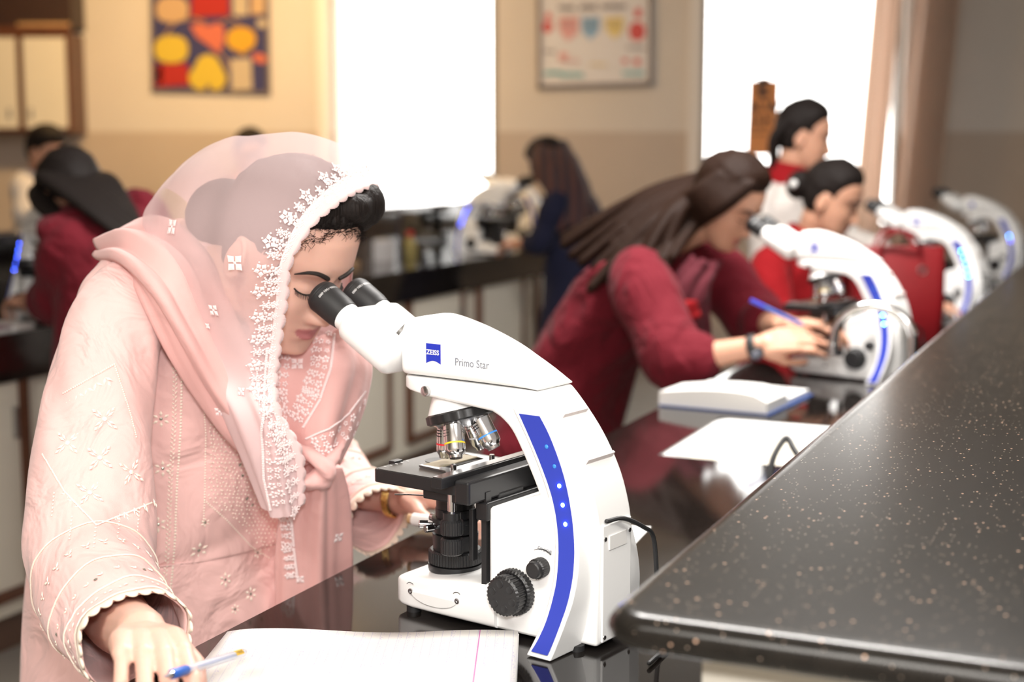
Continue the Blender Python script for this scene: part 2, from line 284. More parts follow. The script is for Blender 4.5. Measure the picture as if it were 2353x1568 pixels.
def cabinet_row(parent, xf, xb, y0, y1, z0, z1, n, sign):
    # xf: x of the front face, sign: outward direction along x
    G().box(((xf + xb) / 2, (y0 + y1) / 2, (z0 + z1) / 2), (abs(xb - xf), y1 - y0, z1 - z0)).build('carcass', M['cream_panel'], parent, 0)
    st = (y1 - y0) / n
    for k in range(n):
        c = y0 + st * (k + .5); d = st - .16
        rw = .035; gg = G()
        for dy in (-1, 1): gg.box((xf + sign * .012, c + dy * (d / 2 - rw / 2), (z0 + z1) / 2), (.024, rw, z1 - z0 - .1))
        for dz in (z0 + .05 + rw / 2, z1 - .05 - rw / 2): gg.box((xf + sign * .012, c, dz), (.024, d - 2 * rw, rw))
        dr = gg.build('door', M['wood_brown'], parent, 0)
        G().box((xf + sign * .008, c, (z0 + z1) / 2), (.014, d - 2 * rw, z1 - z0 - .1 - 2 * rw)).build('door_panel', M['cream_panel'], dr, 0)
        G().box((xf + sign * .03, c + d / 2 - rw - .03, z1 - .22), (.012, .014, .09)).build('handle', M['steel'], dr, 0)
cabinet_row(bench, EDGE + .05, .27, Y0 + .03, Y1 - .03, .17, TZ - .0325, 7, -1)
G().box((EDGE / 2 + .165, Y0 + .022, .52), (.27 - EDGE - .03, .012, .66)).build('end_panel', M['cream_panel'], bench, 0)
# basin
gb = G(); t = .012; dp = .17; cxs, cys = (SX0 + SX1) / 2, (SY0 + SY1) / 2; Lx, Ly = SX1 - SX0, SY1 - SY0
prof = [(0, TZ - .004), (.012, TZ - .02), (.022, TZ - dp + .03), (.05, TZ - dp)]
R = []
for ins, z in prof: R.append([(cxs + a, cys + b, z) for a, b in rrect(Lx / 2 - ins, Ly / 2 - ins, .035, 6)])
for ins, z in ((.05, TZ - dp - .012), (.01, TZ - dp + .03), (-.004, TZ - .012)): R.append([(cxs + a, cys + b, z) for a, b in rrect(Lx / 2 - ins, Ly / 2 - ins, .035, 6)])
gb.rings(R[:4] , False); n_ = len(R[3]); k0 = len(gb.v) - n_; gb.f.append(tuple(range(k0, k0 + n_)))
sink = empty('sink', (0, 0, 0), ROT); tag(sink, 'white ceramic sink basin set into the black worktop behind the nearest microscope', 'sink')
gb.build('basin', M['sink_white'], sink, 60, solid=.006); G().lathe([(.022, 0), (.022, .006), (.012, .008)], (cxs, cys, TZ - dp + .002), (0, 0, 1)).build('drain', M['steel'], sink)
# raised shelf
SHZ = 1.10; c_ = pz(1368, 1412, SHZ); SHX, SHY = c_ @ DX, c_ @ D1
shelf = empty('reagent_shelf', (0, 0, 0), ROT); tag(shelf, 'raised black speckled granite shelf running along the bench, nearest at right', 'shelf')
def bullnose(x0, x1, y0, y1, z0, z1):
    r = (z1 - z0) / 2; R = []
    for k in range(9):
        a = math.pi / 2 - math.pi * k / 8; ins = r * (1 - math.cos(a)); R.append([(x0 + (x1 - x0) / 2 + p, y0 + (y1 - y0) / 2 + q, (z0 + z1) / 2 + r * math.sin(a)) for p, q in rrect((x1 - x0) / 2 - ins, (y1 - y0) / 2 - ins, .035, 6)])
    return G().rings(R)
bullnose(SHX, .62, SHY, Y1, SHZ - .030, SHZ).build('shelf_slab', M['granite'], shelf, 50)
G().box((SHX + .075, (SHY + .05 + Y1) / 2, (TZ + SHZ - .03) / 2), (.02, Y1 - SHY - .1, SHZ - .03 - TZ)).build('riser', M['table_black'], shelf, 0)
G().box((SHX + .085 + .26, (SHY + .045 + Y1) / 2, (TZ + SHZ - .03) / 2 ), (.50, Y1 - SHY - .11, SHZ - .031 - TZ)).build('core', M['cream_panel'], shelf, 0)
G().box((SHX + .335, SHY + .075, (SHZ - .03) / 2 + .002), (.53, .03, SHZ - .036)).build('end_board', M['cream_panel'], shelf, 0)
# ------------------------------------------------------------------ far bench
FZ, FX, FY0, FY1 = .95, -2.94, 2.5, 8.45
far = empty('lab_bench', (0, 0, 0), ROT); tag(far, 'far lab bench along the windows with black top and wood-framed cream doors', 'bench')
G().box((FX - .33, (FY0 + FY1) / 2, FZ - .02), (.66, FY1 - FY0, .04)).build('worktop', M['table_black'], far, 0)
G().box((FX - .02, (FY0 + FY1) / 2, FZ - .0905), (.025, FY1 - FY0, .10)).build('apron', M['table_black'], far, 0)
cabinet_row(far, FX - .04, FX - .62, FY0 + .05, FY1 - .05, .12, FZ - .04, 8, 1)
G().box((FX - .33, (FY0 + FY1) / 2, .06), (.5, FY1 - FY0 - .1, .118)).build('plinth', M['plinth'], far, 0)
fs = empty('reagent_shelf', (0, 0, 0), ROT); tag(fs, 'raised black ledge at the back of the far bench below the left window', 'shelf')
G().box((FX - .60, (FY0 + FY1) / 2, 1.175), (.18, FY1 - FY0, .03)).build('ledge', M['table_black'], fs, 0)
G().box((FX - .63, (FY0 + FY1) / 2, (FZ + 1.16) / 2), (.03, FY1 - FY0, 1.16 - FZ)).build('riser', M['table_black'], fs, 0)
# ------------------------------------------------------------------ microscope (local x: towards the user, y: its left side, z: up)
def loft_x(st, e=5, n=28):
    # st: (x, zb, zt, w)
    R = []
    for x, zb, zt, w_ in st:
        zc, hz = (zb + zt) / 2, (zt - zb) / 2
        R.append([(x, w_ * math.copysign(abs(math.cos(t)) ** (2 / e), math.cos(t)), zc + hz * math.copysign(abs(math.sin(t)) ** (2 / e), math.sin(t))) for t in np.linspace(0, 2 * math.pi, n, endpoint=False)])
    return G().rings(R)
FIN_L = [(0.0606, 0.04, 0.2635), (0.0472, 0.04, 0.2402), (0.0307, 0.0417, 0.2123), (0.015, 0.0452, 0.1848), (0.0045, 0.0491, 0.162), (-0.0029, 0.0538, 0.139), (-0.0078, 0.0591, 0.116), (-0.0106, 0.0664, 0.0882), (-0.0095, 0.0733, 0.0647), (-0.0059, 0.0808, 0.0409), (0.0001, 0.0874, 0.0214), (0.0062, 0.0921, 0.0079)]
FIN_R = [(0.0321, 0.04, 0.2635), (0.0189, 0.04, 0.2435), (0.0041, 0.0414, 0.2156), (-0.0066, 0.0441, 0.1926), (-0.0151, 0.0477, 0.1696), (-0.0222, 0.0521, 0.1467), (-0.0283, 0.0583, 0.1192), (-0.0309, 0.0655, 0.0916), (-0.0296, 0.0729, 0.0659), (-0.0256, 0.0796, 0.0445), (-0.0213, 0.086, 0.0254), (-0.0157, 0.0922, 0.0076)]
LEDS = [(0.0216, 0.0404, 0.2298), (0.0096, 0.0421, 0.209), (0.0011, 0.0447, 0.1882), (-0.0059, 0.048, 0.1678), (-0.0122, 0.0519, 0.1476)]
def knurl(g, p, ax, r, h, n, d, chamfer=.002):
    ax = nrm(ax); a = nrm(np.cross(ax, (0, 0, 1) if abs(ax[2]) < .9 else (1, 0, 0))); b = np.cross(ax, a); p = A_(p, float)
    def ring(k, hh, flat=False): return [p + ax * hh + (a * math.cos(t) + b * math.sin(t)) * (k - (d if (i % 4) in (0, 1) and not flat else 0)) for i, t in enumerate(np.linspace(0, 2 * math.pi, 4 * n, endpoint=False))]
    return g.rings([ring(r - chamfer - d, 0, True), ring(r, chamfer), ring(r, h - chamfer), ring(r - chamfer - d, h, True)])
def make_scope():
    S = empty('microscope', (0, 0, 0)); Wm, K, R_ = M['scope_white'], M['scope_black'], M['black_rubber']
    # base and rear block
    g = loft_x([(.085, .006, .060, .056), (.10, .006, .059, .056), (.17, .006, .052, .055), (.215, .006, .047, .053), (.232, .0065, .0445, .050), (.241, .008, .042, .045), (.2455, .012, .038, .038), (.247, .018, .032, .030)], 9, 48)
    g.build('base', Wm, S, 35)
    bl = [(-.002, .006), (.097, .006), (.097, .150), (.034, .172), (.014, .172), (.004, .148), (-.002, .12), (-.005, .09), (-.005, .05)]
    G().prism(bl, -.050, .050).build('rear_block', Wm, S, 40, bevel=.004)
    for x in (.22, -.02):
        for y in (-.04, .04): G().cyl((x, y, 0), (x, y, .0065), .009).build('foot', R_, S)
    # arm
    inner = crv([(.033, .165), (.047, .194), (.0715, .237), (.088, .253), (.103, .2605)], 4)
    outer = crv([(.038, .2905), (.02, .272), (-.0013, .2465), (-.018, .221), (-.0315, .194), (-.040, .168), (-.045, .144), (-.046, .120)], 3)
    poly = [(.215, .2905)] + [tuple(p) for p in outer] + [(-.044, .006), (.03, .006)] + [tuple(p) for p in inner] + [(.2, .2685), (.215, .271)]
    a = G().prism(poly, -.036, .036); a.build('arm', Wm, S, 40, bevel=.004, bseg=3)
    loft_x([(.190, .2675, .2903, .036), (.215, .2705, .2903, .036), (.230, .2725, .2903, .033), (.241, .274, .2903, .026), (.2465, .276, .29, .018), (.249, .278, .289, .009)], 8, 40).build('arm_nose', Wm, S, 40)
    tp = crv([(.0385, .2935), (.06, .308), (.085, .322), (.11, .335), (.145, .3485), (.176, .3575), (.205, .3635), (.225, .3625), (.237, .356)], 3)
    st = [(x, .2915, z, .036 - .010 * max(0, (.09 - x) / .06) * 0) for x, z in tp] + [(.243, .2915, .350, .031), (.247, .292, .343, .026), (.250, .294, .334, .019), (.2515, .298, .325, .01)]
    loft_x(st, 7, 48).build('upper_housing', Wm, S, 40)
    # grips on the back of the arm
    for (x, z, wd) in ((.0165, .262, .05), (-.018, .214, .056)):
        G().box((x - .004, 0, z), (.012, wd, .003), Matrix.Rotation(math.radians(55), 3, 'Y')).build('grip_groove', M['page_edge'], S, 0)
    # side fins with blue strip and charge lights
    for s in (1, -1):
        R = []; B2 = []
        for i, (p, q) in enumerate(zip(FIN_L, FIN_R)):
            p = A_(p); q = A_(q); e = (p - q); e[1] = 0; e = nrm(e) * .0055
            if i == 0: up = A_([.004, 0, .005])
            elif i == len(FIN_L) - 1: up = A_([.002, 0, -.0065])
            else: up = 0
            P, Q = p + e + up, q - e + up; iy = .030
            R.append([(P[0], s * P[1], P[2]), (Q[0], s * Q[1], Q[2]), (Q[0] - .002, s * iy, Q[2]), (P[0], s * iy, P[2])])
            B2.append([(p[0], s * (p[1] + .0008), p[2]), (q[0], s * (q[1] + .0008), q[2]), (q[0], s * (q[1] - .001), q[2]), (p[0], s * (p[1] - .001), p[2])])
        R = crv(R, 3); B2 = crv(B2, 3)
        G().rings(R).build('side_fin', Wm, S, 40, bevel=.0015)
        st_ = G().rings(B2).build('blue_strip', M['strip_blue'], S, 40)
        for i, p in enumerate(LEDS):
            o = G().ell((p[0], s * (p[1] + .001), p[2]), (.0026, .0012, .0026), n=12, m=6).build('led', M['led_off'], S)
            o['led'] = i
        # focus knobs
        g = G(); knurl(g, (.058, s * .049, .057), (0, s, 0), .0275, .012, 36, .0012); g.build('coarse_focus_knob', K, S, 30)
        g = G(); knurl(g, (.058, s * .061, .057), (0, s, 0), .0235, .016, 30, .0010); fk = g.build('fine_focus_knob', K, S, 30)
        for k in range(6):
            t = k * math.pi / 3 + .3; c = A_([.058 + .0145 * math.cos(t), s * .0770, .057 + .0145 * math.sin(t)])
            G().lathe([(.0048, 0), (.0044, .0006), (.0034, .0002)], c, (0, s, 0), 14).build('finger_dimple', R_, fk)
        if s > 0:
            g = G(); g.lathe([(.0115, 0), (.0112, .004), (.0095, .019), (.008, .020)], (.0215, .049, .092), (0, 1, 0), 28); knurl(g, (.0215, .050, .092), (0, 1, 0), .0118, .014, 22, .0006); g.build('light_knob', K, S, 30)
            arc = [(.0215 + .021 * math.cos(t), .0506, .092 + .021 * math.sin(t)) for t in np.linspace(math.radians(60), math.radians(150), 12)]
            G().tube(arc[:9], [.0002 + .0001 * i for i in range(9)], 5).build('dial_mark', K, S)
            text_mesh('ON/Off', .006, lambda x, y: (.027 - x, .0507, .112 + y - x * .15), 'switch_lettering', M['print_grey'], S)
            # carrying handle recess at the base
            G().prism([(.212 - .072 * (1 - math.cos(t)) / 2, .0305 - .014 * math.sin(t)) for t in np.linspace(0, math.pi, 14)], .0535, .0565).build('grip_recess', M['sink_white'], S, 30, bevel=.0008)
            for x, z in ((.212, .030), (.140, .031)):
                G().lathe([(.0034, 0), (.0034, .0015), (.0018, .0016), (.0016, .0006)], (x, .0552, z), (0, 1, 0), 14).build('screw', M['steel'], S)
                G().tube([(x + .006 * math.cos(t), .0562, z + .006 + .005 * math.sin(t)) for t in np.linspace(.5, 2.4, 8)], .0004, 5).build('clip_mark', K, S)
    # back panel
    pan = G().box((-.0465, 0, .078), (.003, .060, .135)).build('back_panel', M['cream_panel'] if 0 else Wm, S, 0, bevel=.001)
    G().prism([(-.018, .132), (.018, .132), (.018, .116), (-.018, .116)], -.0495, -.0475, lambda u, v, w_: (w_, u, v)).build('label_plate', M['paper'], pan, 0)
    for y, z in ((.026, .13), (-.026, .13), (.026, .016), (-.026, .016)): G().lathe([(.0028, 0), (.0026, .0012), (.001, .0006)], (-.0478, y, z), (-1, 0, 0), 12).build('screw', M['steel'], pan)
    # binocular head
    u = A_([math.cos(math.radians(30)), 0, .5]); v = A_([-.5, 0, math.cos(math.radians(30))]); E0 = A_([.378, 0, .3815]); Yv = A_([0, 1, 0])
    def sect(uu, hw, hh): return [E0 + u * uu + Yv * a_ + v * b_ for a_, b_ in rrect(hw, hh, min(hh, hw) * .96, 9)]
    G().rings([sect(-.148, .046, .017), sect(-.145, .052, .022), sect(-.140, .055, .0245), sect(-.075, .055, .0245), sect(-.066, .0545, .024), sect(-.062, .052, .0215)]).build('binocular_head', Wm, S, 50)
    G().lathe([(.026, 0), (.026, .03)], A_([.236, 0, .318]), u, 28).build('head_ring', M['steel'], S); G().lathe([(.0275, .004), (.0275, .024)], A_([.236, 0, .318]), u, 28).build('head_collar', Wm, S)
    for s in (1, -1):
        c = E0 + Yv * s * .031
        tb = G().lathe([(.0185, -.075), (.0185, -.042)], c, u, 28).build('eyepiece_tube', Wm, S)
        ep = G().lathe([(.0175, -.052), (.0192, -.050), (.0198, -.046), (.0200, -.043), (.0208, -.040), (.0214, -.012), (.0212, -.004), (.0196, 0), (.0165, .0003), (.0150, -.004), (.0135, -.006)], c, u, 36).build('eyepiece', R_, S, 30)
        for q in (-.010, -.007): G().lathe([(.02148, q), (.0217, q + .0008), (.02148, q + .0016)], c, u, 36, False).build('rubber_rib', R_, ep)
        G().lathe([(.013, -.006), (.0001, -.0055)], c, u, 24).build('lens', M['steel'], ep)
        def wrap(x, y, c=c, s=s):
            ang = math.radians(15) + x / .0213; return c + u * (-.033 + y) * 1 + (Yv * math.cos(ang) + v * math.sin(ang)) * .02145
        def wrap2(x, y): return wrap(-x + .012, -y + .018) if False else wrap(.036 - x, .019 - y)
        text_mesh('415500-1501-000', .0047, wrap2, 'eyepiece_lettering', M['print_white'], ep)
    # badge and lettering
    yb = .0364
    pts = [(.2005, .3335), (.1785, .3335), (.1785, .3095)] + [(.1785 + .022 * t, .3095 + .0035 * math.sin(math.pi * t)) for t in np.linspace(.1, .9, 7)] + [(.2005, .3095)]
    bd = G().prism(pts, .035, yb).build('badge', M['badge_blue'], S, 30)
    text_mesh('ZEISS', .0082, lambda x, y: (.1998 - x, yb + .0002, .3205 + y), 'badge_lettering', M['print_white'], bd, font_scale_x=1.02, bold=.00025)
    text_mesh('Primo Star', .0130, lambda x, y: (.157 - x, yb + .0001, .3105 + y), 'model_lettering', M['print_grey'], S, font_scale_x=.90)
    G().lathe([(.0065, 0), (.0065, .006), (.005, .007)], (.2, .034, .2755), (0.1, 1, 0), 20).build('lock_screw', M['steel'], S)
    G().prism([(.232, .300), (.262, .268), (.205, .268), (.205, .300)], -.046, -.040).build('dust_flap', M['scope_white'], S, 0)
    # nosepiece
    t_ = math.radians(16); nd = A_([-math.sin(t_), 0, -math.cos(t_)]); tb_ = A_([-math.cos(t_), 0, math.sin(t_)]); rc = A_([.178, 0, .2465])
    R = [[(.188 + .026 * math.cos(t) - .002, .026 * math.sin(t), .272) for t in np.linspace(0, 2 * math.pi, 28, endpoint=False)], [rc - nd * .004 + (-tb_ * math.cos(t) + Yv * math.sin(t)) * .039 for t in np.linspace(0, 2 * math.pi, 28, endpoint=False)]]
    G().rings(R).build('nosepiece_mount', Wm, S, 40)
    g = G(); knurl(g, rc - nd * .004, nd, .0425, .013, 14, .0016); g.build('turret_ring', K, S, 30)
    G().lathe([(.037, 0), (.024, .010)], rc + nd * .008, nd, 28).build('turret_plate', M['steel'], S)
    for k, (az, ring, ln, rr) in enumerate(((101, 'ring_yellow', .046, .0125), (11, 'ring_red', .044, .0105), (191, 'ring_blue', .045, .0125), (281, 'print_white', .043, .0105))):
        a_ = math.radians(az); rad = -tb_ * math.cos(a_) + Yv * math.sin(a_); dr = nrm(nd * math.cos(math.radians(16)) + rad * math.sin(math.radians(16))); p = rc + nd * .008 + rad * .0225
        ob = G().lathe([(rr * .85, 0), (rr * .85, .003), (rr, .005), (rr, ln - .011), (rr * .93, ln - .007), (rr * .66, ln - .003), (rr * .62, ln), (rr * .3, ln)], p, dr, 28).build('objective', M['chrome'], S, 30)
        G().lathe([(rr + .0002, ln - .0185), (rr + .0002, ln - .0165)], p, dr, 28, False).build('color_ring', M[ring], ob)
        for q in (.009, .0125, .016): 
            b2 = nrm(np.cross(dr, Yv)); pp = p + dr * q
            G().tube([pp + (Yv * math.cos(t) + b2 * math.sin(t)) * (rr + .0001) for t in np.linspace(-.2, .9, 8)], .0006, 4).build('engraving', K, ob)
    # stage
    SZ = .181
    def plate(x0, x1, y0, y1, z0, z1, r): return G().rings([[((x0 + x1) / 2 + a_, (y0 + y1) / 2 + b_, z) for a_, b_ in rrect((x1 - x0) / 2, (y1 - y0) / 2, r, 5)] for z in (z0, z1)])
    plate(.122, .252, -.068, .078, SZ - .016, SZ, .008).build('stage', K, S, 40, bevel=.0012)
    plate(.126, .249, -.065, .075, SZ, SZ + .0004, .007).build('stage_surface', M['stage_grey'], S, 40)
    G().lathe([(.017, 0), (.017, .0004)], (.215, -.004, SZ + .0004), (0, 0, 1), 28).build('stage_opening', K, S)
    hold = G().prism([(.15, -.05), (.207, -.05), (.207, -.046), (.168, -.035), (.168, .03), (.21, .034), (.21, .040), (.165, .046), (.150, .060), (.140, .060), (.140, -.05)], SZ + .0008, SZ + .0032, lambda a_, b_, w_: (a_, b_, w_)).build('slide_holder', M['steel'], S, 30)
    sl = G().box((.195, -.003, SZ + .0026), (.026, .076, .0014)).build('glass_slide', M['slide_glass'], S, 0); G().box((.178, .002, SZ + .0012), (.006, .05, .0008)).build('stage_slot', K, hold, 0)
    for x, y in ((.155, .042), (.152, -.030)): G().lathe([(.0035, 0), (.0035, .008), (.003, .0085)], (x, y, SZ + .003), (0, 0, 1), 14).build('holder_screw', M['chrome'], hold)
    G().box((.131, .012, SZ + .003), (.016, .185, .012)).build('slide_rail', K, S, 0, bevel=.001); G().box((.131, .012, SZ + .0095), (.0135, .18, .0012)).build('scale_plate', M['steel'], S, 0)
    G().box((.112, .005, SZ - .010), (.022, .155, .028)).build('rail_carriage', K, S, 0, bevel=.003); G().box((.104, -.005, SZ - .036), (.018, .12, .022)).build('stage_bracket', K, S, 0, bevel=.002)
    G().box((.252, .034, SZ - .010), (.010, .016, .026)).build('stage_stop', K, S, 0, bevel=.001)
    for k in range(5): G().box((.2450 - .0004 * k, .062 - .010 * k, SZ + .0006), (.004, .0009, .0004)).build('scale_tick', M['print_white'], S, 0)
    # coaxial stage drive
    g = G().cyl((.139, .066, .140), (.139, .066, SZ - .01), .0052); g.build('drive_shaft', M['chrome'], S)
    G().lathe([(.0105, 0), (.0105, .009)], (.139, .066, .1325), (0, 0, 1), 24).build('drive_collar', K, S)
    g = G(); knurl(g, (.139, .066, .114), (0, 0, 1), .0135, .019, 26, .0005); g.build('drive_knob', K, S, 30); g = G(); knurl(g, (.139, .066, .091), (0, 0, 1), .0135, .020, 26, .0005); g.build('drive_knob', K, S, 30)
    G().box((.15, .04, .160), (.06, .06, .014)).build('stage_mount', K, S, 0, bevel=.002)
    G().box((.1035, .046, .105), (.007, .010, .125)).build('dovetail_guide', K, S, 0); G().box((.106, 0, .115), (.012, .05, .095)).build('focus_block', K, S, 0, bevel=.002); G().box((.118, .052, .115), (.006, .010, .062)).build('rack_plate', K, S, 0, bevel=.001)
    # condenser and lamp
    G().lathe([(.018, .165), (.018, .150), (.026, .150), (.026, .141), (.0235, .140), (.0235, .128), (.0245, .127), (.0245, .117), (.029, .116), (.029, .111), (.027, .110), (.027, .098), (.022, .096)], (.186, 0, 0), (0, 0, 1), 40).build('condenser', K, S, 30)
    G().lathe([(.0285, .096), (.0275, .075), (.0300, .0745)], (.186, 0, 0), (0, 0, 1), 40).build('lamp_collar', K, S, 30)
    g = G(); knurl(g, (.186, 0, .058), (0, 0, 1), .0335, .018, 52, .0008); g.lathe([(.0335, .050), (.0340, .052), (.0340, .058)], (.186, 0, 0), (0, 0, 1), 40); g.build('lamp_collector', K, S, 30)
    for ax in ((.75, .65, .05), (.95, -.15, .05), (.3, 1, .05)):
        ax = nrm(ax); p = A_([.186, 0, .105]) + ax * .026; sc_ = G().cyl(p, p + ax * .008, .0025).build('centering_screw', M['chrome'], S); G().lathe([(.005, 0), (.005, .010), (.004, .011)], p + ax * .008, ax, 16).build('screw_head', M['chrome'], sc_)
    G().tube([(.205, .018, .142), (.235, .03, .142), (.252, .036, .141)], .0010, 6).build('iris_lever', M['steel'], S)
    # power cord
    pc = crv([(-.0475, .022, .150), (-.056, 0, .150), (-.064, -.03, .135), (-.066, -.05, .118), (-.070, -.052, .07), (-.075, -.05, .03), (-.10, -.03, .006), (-.115, .04, .0045)], 6)
    G().tube(pc, .0027, 8).build('power_cord', R_, S)
    return S
def dark_scarf():
    m, t, N, L, b = nt('dark_scarf'); tc = N.new('ShaderNodeTexCoord'); wv = N.new('ShaderNodeTexWave'); wv.inputs['Scale'].default_value = 6; wv.inputs['Distortion'].default_value = 2; L.new(tc.outputs['Object'], wv.inputs['Vector']); mx = N.new('ShaderNodeMix'); mx.data_type = 'RGBA'; mx.inputs[6].default_value = (.012, .013, .022, 1); mx.inputs[7].default_value = (.09, .030, .02, 1); L.new(wv.outputs['Fac'], mx.inputs[0]); L.new(mx.outputs[2], b.inputs['Base Color']); b.inputs['Roughness'].default_value = .9
dark_scarf()
plain('stage_grey', (.055, .050, .046), .35); 
def slideglass():
    m, t, N, L, b = nt('slide_glass'); b.inputs['Base Color'].default_value = (.45, .40, .28, 1); b.inputs['Roughness'].default_value = .08; b.inputs['Alpha'].default_value = .75
slideglass()
scope = make_scope()
def leds(S, states):
    for c in S.children:
        if c.name.startswith('led'):
            c.data = c.data.copy() if c.data.users > 1 else c.data; i = c['led']; c.data.materials[0] = M[states[i]]
def place(S, loc, psi, label, states):
    S.location = tuple(map(float, loc)); S.rotation_euler = (0, 0, math.pi - math.radians(psi)); tag(S, label, 'microscope', 'lab microscopes on the benches'); leds(S, states)
lit, off, br, vi = 'led_lit', 'led_off', 'led_bright', 'led_violet'
def sloc(foot, z, psi):
    p = pz(*foot, z); ps = math.radians(psi); return p + A_([math.sin(ps), math.cos(ps), 0]) * .095
others = [copy_tree(scope) for _ in range(6)]
place(scope, sloc((1228, 1517), TZ, 36), 36, 'large white microscope in the foreground that the woman in pink looks into', [off, off, lit, lit, lit])
def at_knob(x, d, psi, z=TZ):   # put the focus knob of a microscope above pixel column x at depth d
    k = A_([(x - CX) / F * d * 1.0, d, z]); ps = math.radians(psi); f_ = A_([-math.cos(ps), math.sin(ps), 0]); l_ = A_([-math.sin(ps), -math.cos(ps), 0])
    return k - f_ * .058 - l_ * .06
place(others[0], sloc((1998, 887), TZ, 40), 40, 'white microscope used by the long-haired girl in maroon, behind the chrome tap', [off, off, br, br, br])
place(others[1], at_knob(2180, 4.85, 42), 42, 'white microscope third along the near bench, right of the red bag', [br, br, br, br, br])
place(others[2], at_knob(2287, 6.45, 44), 44, 'white microscope farthest along the near bench, at the right edge', [off, off, br, vi, off])
place(others[3], BW(FX - .22, 0, FZ) + D1 * ((pd(1085, 550, 7.3)) @ D1), 36 + 180, 'white microscope on the far bench in front of the navy-clad person', [lit] * 5)
place(others[4], BW(FX - .24, 0, FZ) + D1 * (pd(38, 650, 4.5) @ D1), 58 + 180, 'white microscope at the left edge on the far bench', [lit] * 5)
place(others[5], BW(FX - .20, 0, FZ) + D1 * (pd(1395, 450, 7.9) @ D1), 36 , 'white microscope half hidden behind the navy-clad person', [off] * 5)
for o in list(bpy.data.objects):
    if 'led' in o.keys(): del o['led']
# ------------------------------------------------------------------ people: head, hands, bodies
HZ = [-.122, -.116, -.106, -.09, -.07, -.05, -.03, 0, .03, .06, .085, .105, .118, .1245]
HF = [-.030, -.006, .007, .008, .009, .009, .008, .008, .012, .006, -.010, -.034, -.062, -.088]
HB = [-.055, -.075, -.09, -.105, -.125, -.142, -.156, -.172, -.178, -.173, -.158, -.134, -.110, -.092]
HWd = [.010, .026, .039, .050, .0575, .063, .067, .0705, .0735, .0725, .065, .049, .030, .003]
def head_pt(t, z, feat=True):
    yf, yb, w_ = np.interp(z, HZ, HF), np.interp(z, HZ, HB), np.interp(z, HZ, HWd); yc = yf - .42 * (yf - yb); c, s = math.cos(t), math.sin(t)
    x = w_ * s; y = yc + ((yf - yc) * abs(c) ** .85 if c > 0 else -(yc - yb) * abs(c))
    if feat and c > 0:
        ga = lambda x0, z0, sx, sz: math.exp(-((abs(x) - x0) / sx) ** 2 - ((z - z0) / sz) ** 2)
        hn = np.interp(z, [-.058, -.052, -.046, -.040, -.030, -.012, .006, .016], [0, .012, .024, .0265, .020, .011, .004, 0])
        wn = np.interp(z, [-.05, -.04, -.02, .01], [.0105, .0095, .0075, .0065])
        y += hn * math.exp(-(x / wn) ** 2)
        y += .010 * ga(.0125, -.0455, .0065, .0075) - .010 * ga(.031, .001, .019, .012) + .0085 * ga(.031, -.003, .0125, .0085)
        y += .0035 * ga(.028, .019, .02, .007) + .0045 * ga(.042, -.032, .020, .018)
        y += .0060 * ga(0, -.0640, .017, .0040) + .0075 * ga(0, -.0765, .014, .0050) - .0035 * ga(0, -.0700, .020, .0016) - .003 * ga(0, -.0870, .016, .005) + .004 * ga(0, -.103, .016, .010)
        y -= .0012 * ga(.0, -.0585, .0035, .004)
    return A_([x, y, z])
def head_rings(nz=110, nt=120, feat=True):
    tau = np.linspace(-math.pi, math.pi, nt, endpoint=False); tt = tau - .6 * np.sin(tau)
    zz = -.122 + .2465 * (.5 - .5 * np.cos(np.linspace(0, math.pi, nz))) * 1.0
    zz = .55 * zz + .45 * np.linspace(-.122, .1245, nz)
    return [[head_pt(t, z, feat) for t in tt] for z in zz], tt, zz
_HR = None
def head_geo(nz=110, nt=120):
    g = G(); R, _, _ = head_rings(nz, nt); g.rings(R)
    for s in (-1, 1):   # ears
        a = math.radians(14) * s; Rm = Matrix.Rotation(a, 3, 'Z') @ Matrix.Rotation(math.radians(-10), 3, 'X')
        g.ell((s * .0725, -.088, -.012), (.007, .017, .030), Rm); g.ell((s * .073, -.084, -.036), (.006, .009, .010))
        g.tube([(s * (.076 + .003 * math.sin(q)), -.088 + .016 * math.sin(q), -.012 + .028 * math.cos(q)) for q in np.linspace(-.6, 3.6, 14)], .0038, 6)
    return g
def frame_head(E, yaw, pitch, roll=0):
    # yaw: heading of the face in the ground plane (radians, from +x); pitch: downwards positive
    gh = A_([math.cos(yaw), math.sin(yaw), 0]); zz = A_([0, 0, 1.]); g_ = gh * math.cos(pitch) - zz * math.sin(pitch); u_ = gh * math.sin(pitch) + zz * math.cos(pitch); r_ = np.cross(g_, u_)
    if roll: r_, u_ = r_ * math.cos(roll) + u_ * math.sin(roll), u_ * math.cos(roll) - r_ * math.sin(roll)
    Mx = np.eye(4); Mx[:3, 0] = r_; Mx[:3, 1] = g_; Mx[:3, 2] = u_; Mx[:3, 3] = E; return Mx
def hxf(Mx, p): return (Mx @ A_([*p, 1.]))[:3]
HL_Y = [-.20, -.14, -.105, -.085, -.066, -.058, -.045, -.02, 0.01, .05]; HL_Z = [-.085, -.080, -.060, .020, .026, .010, .050, .078, .089, .089]
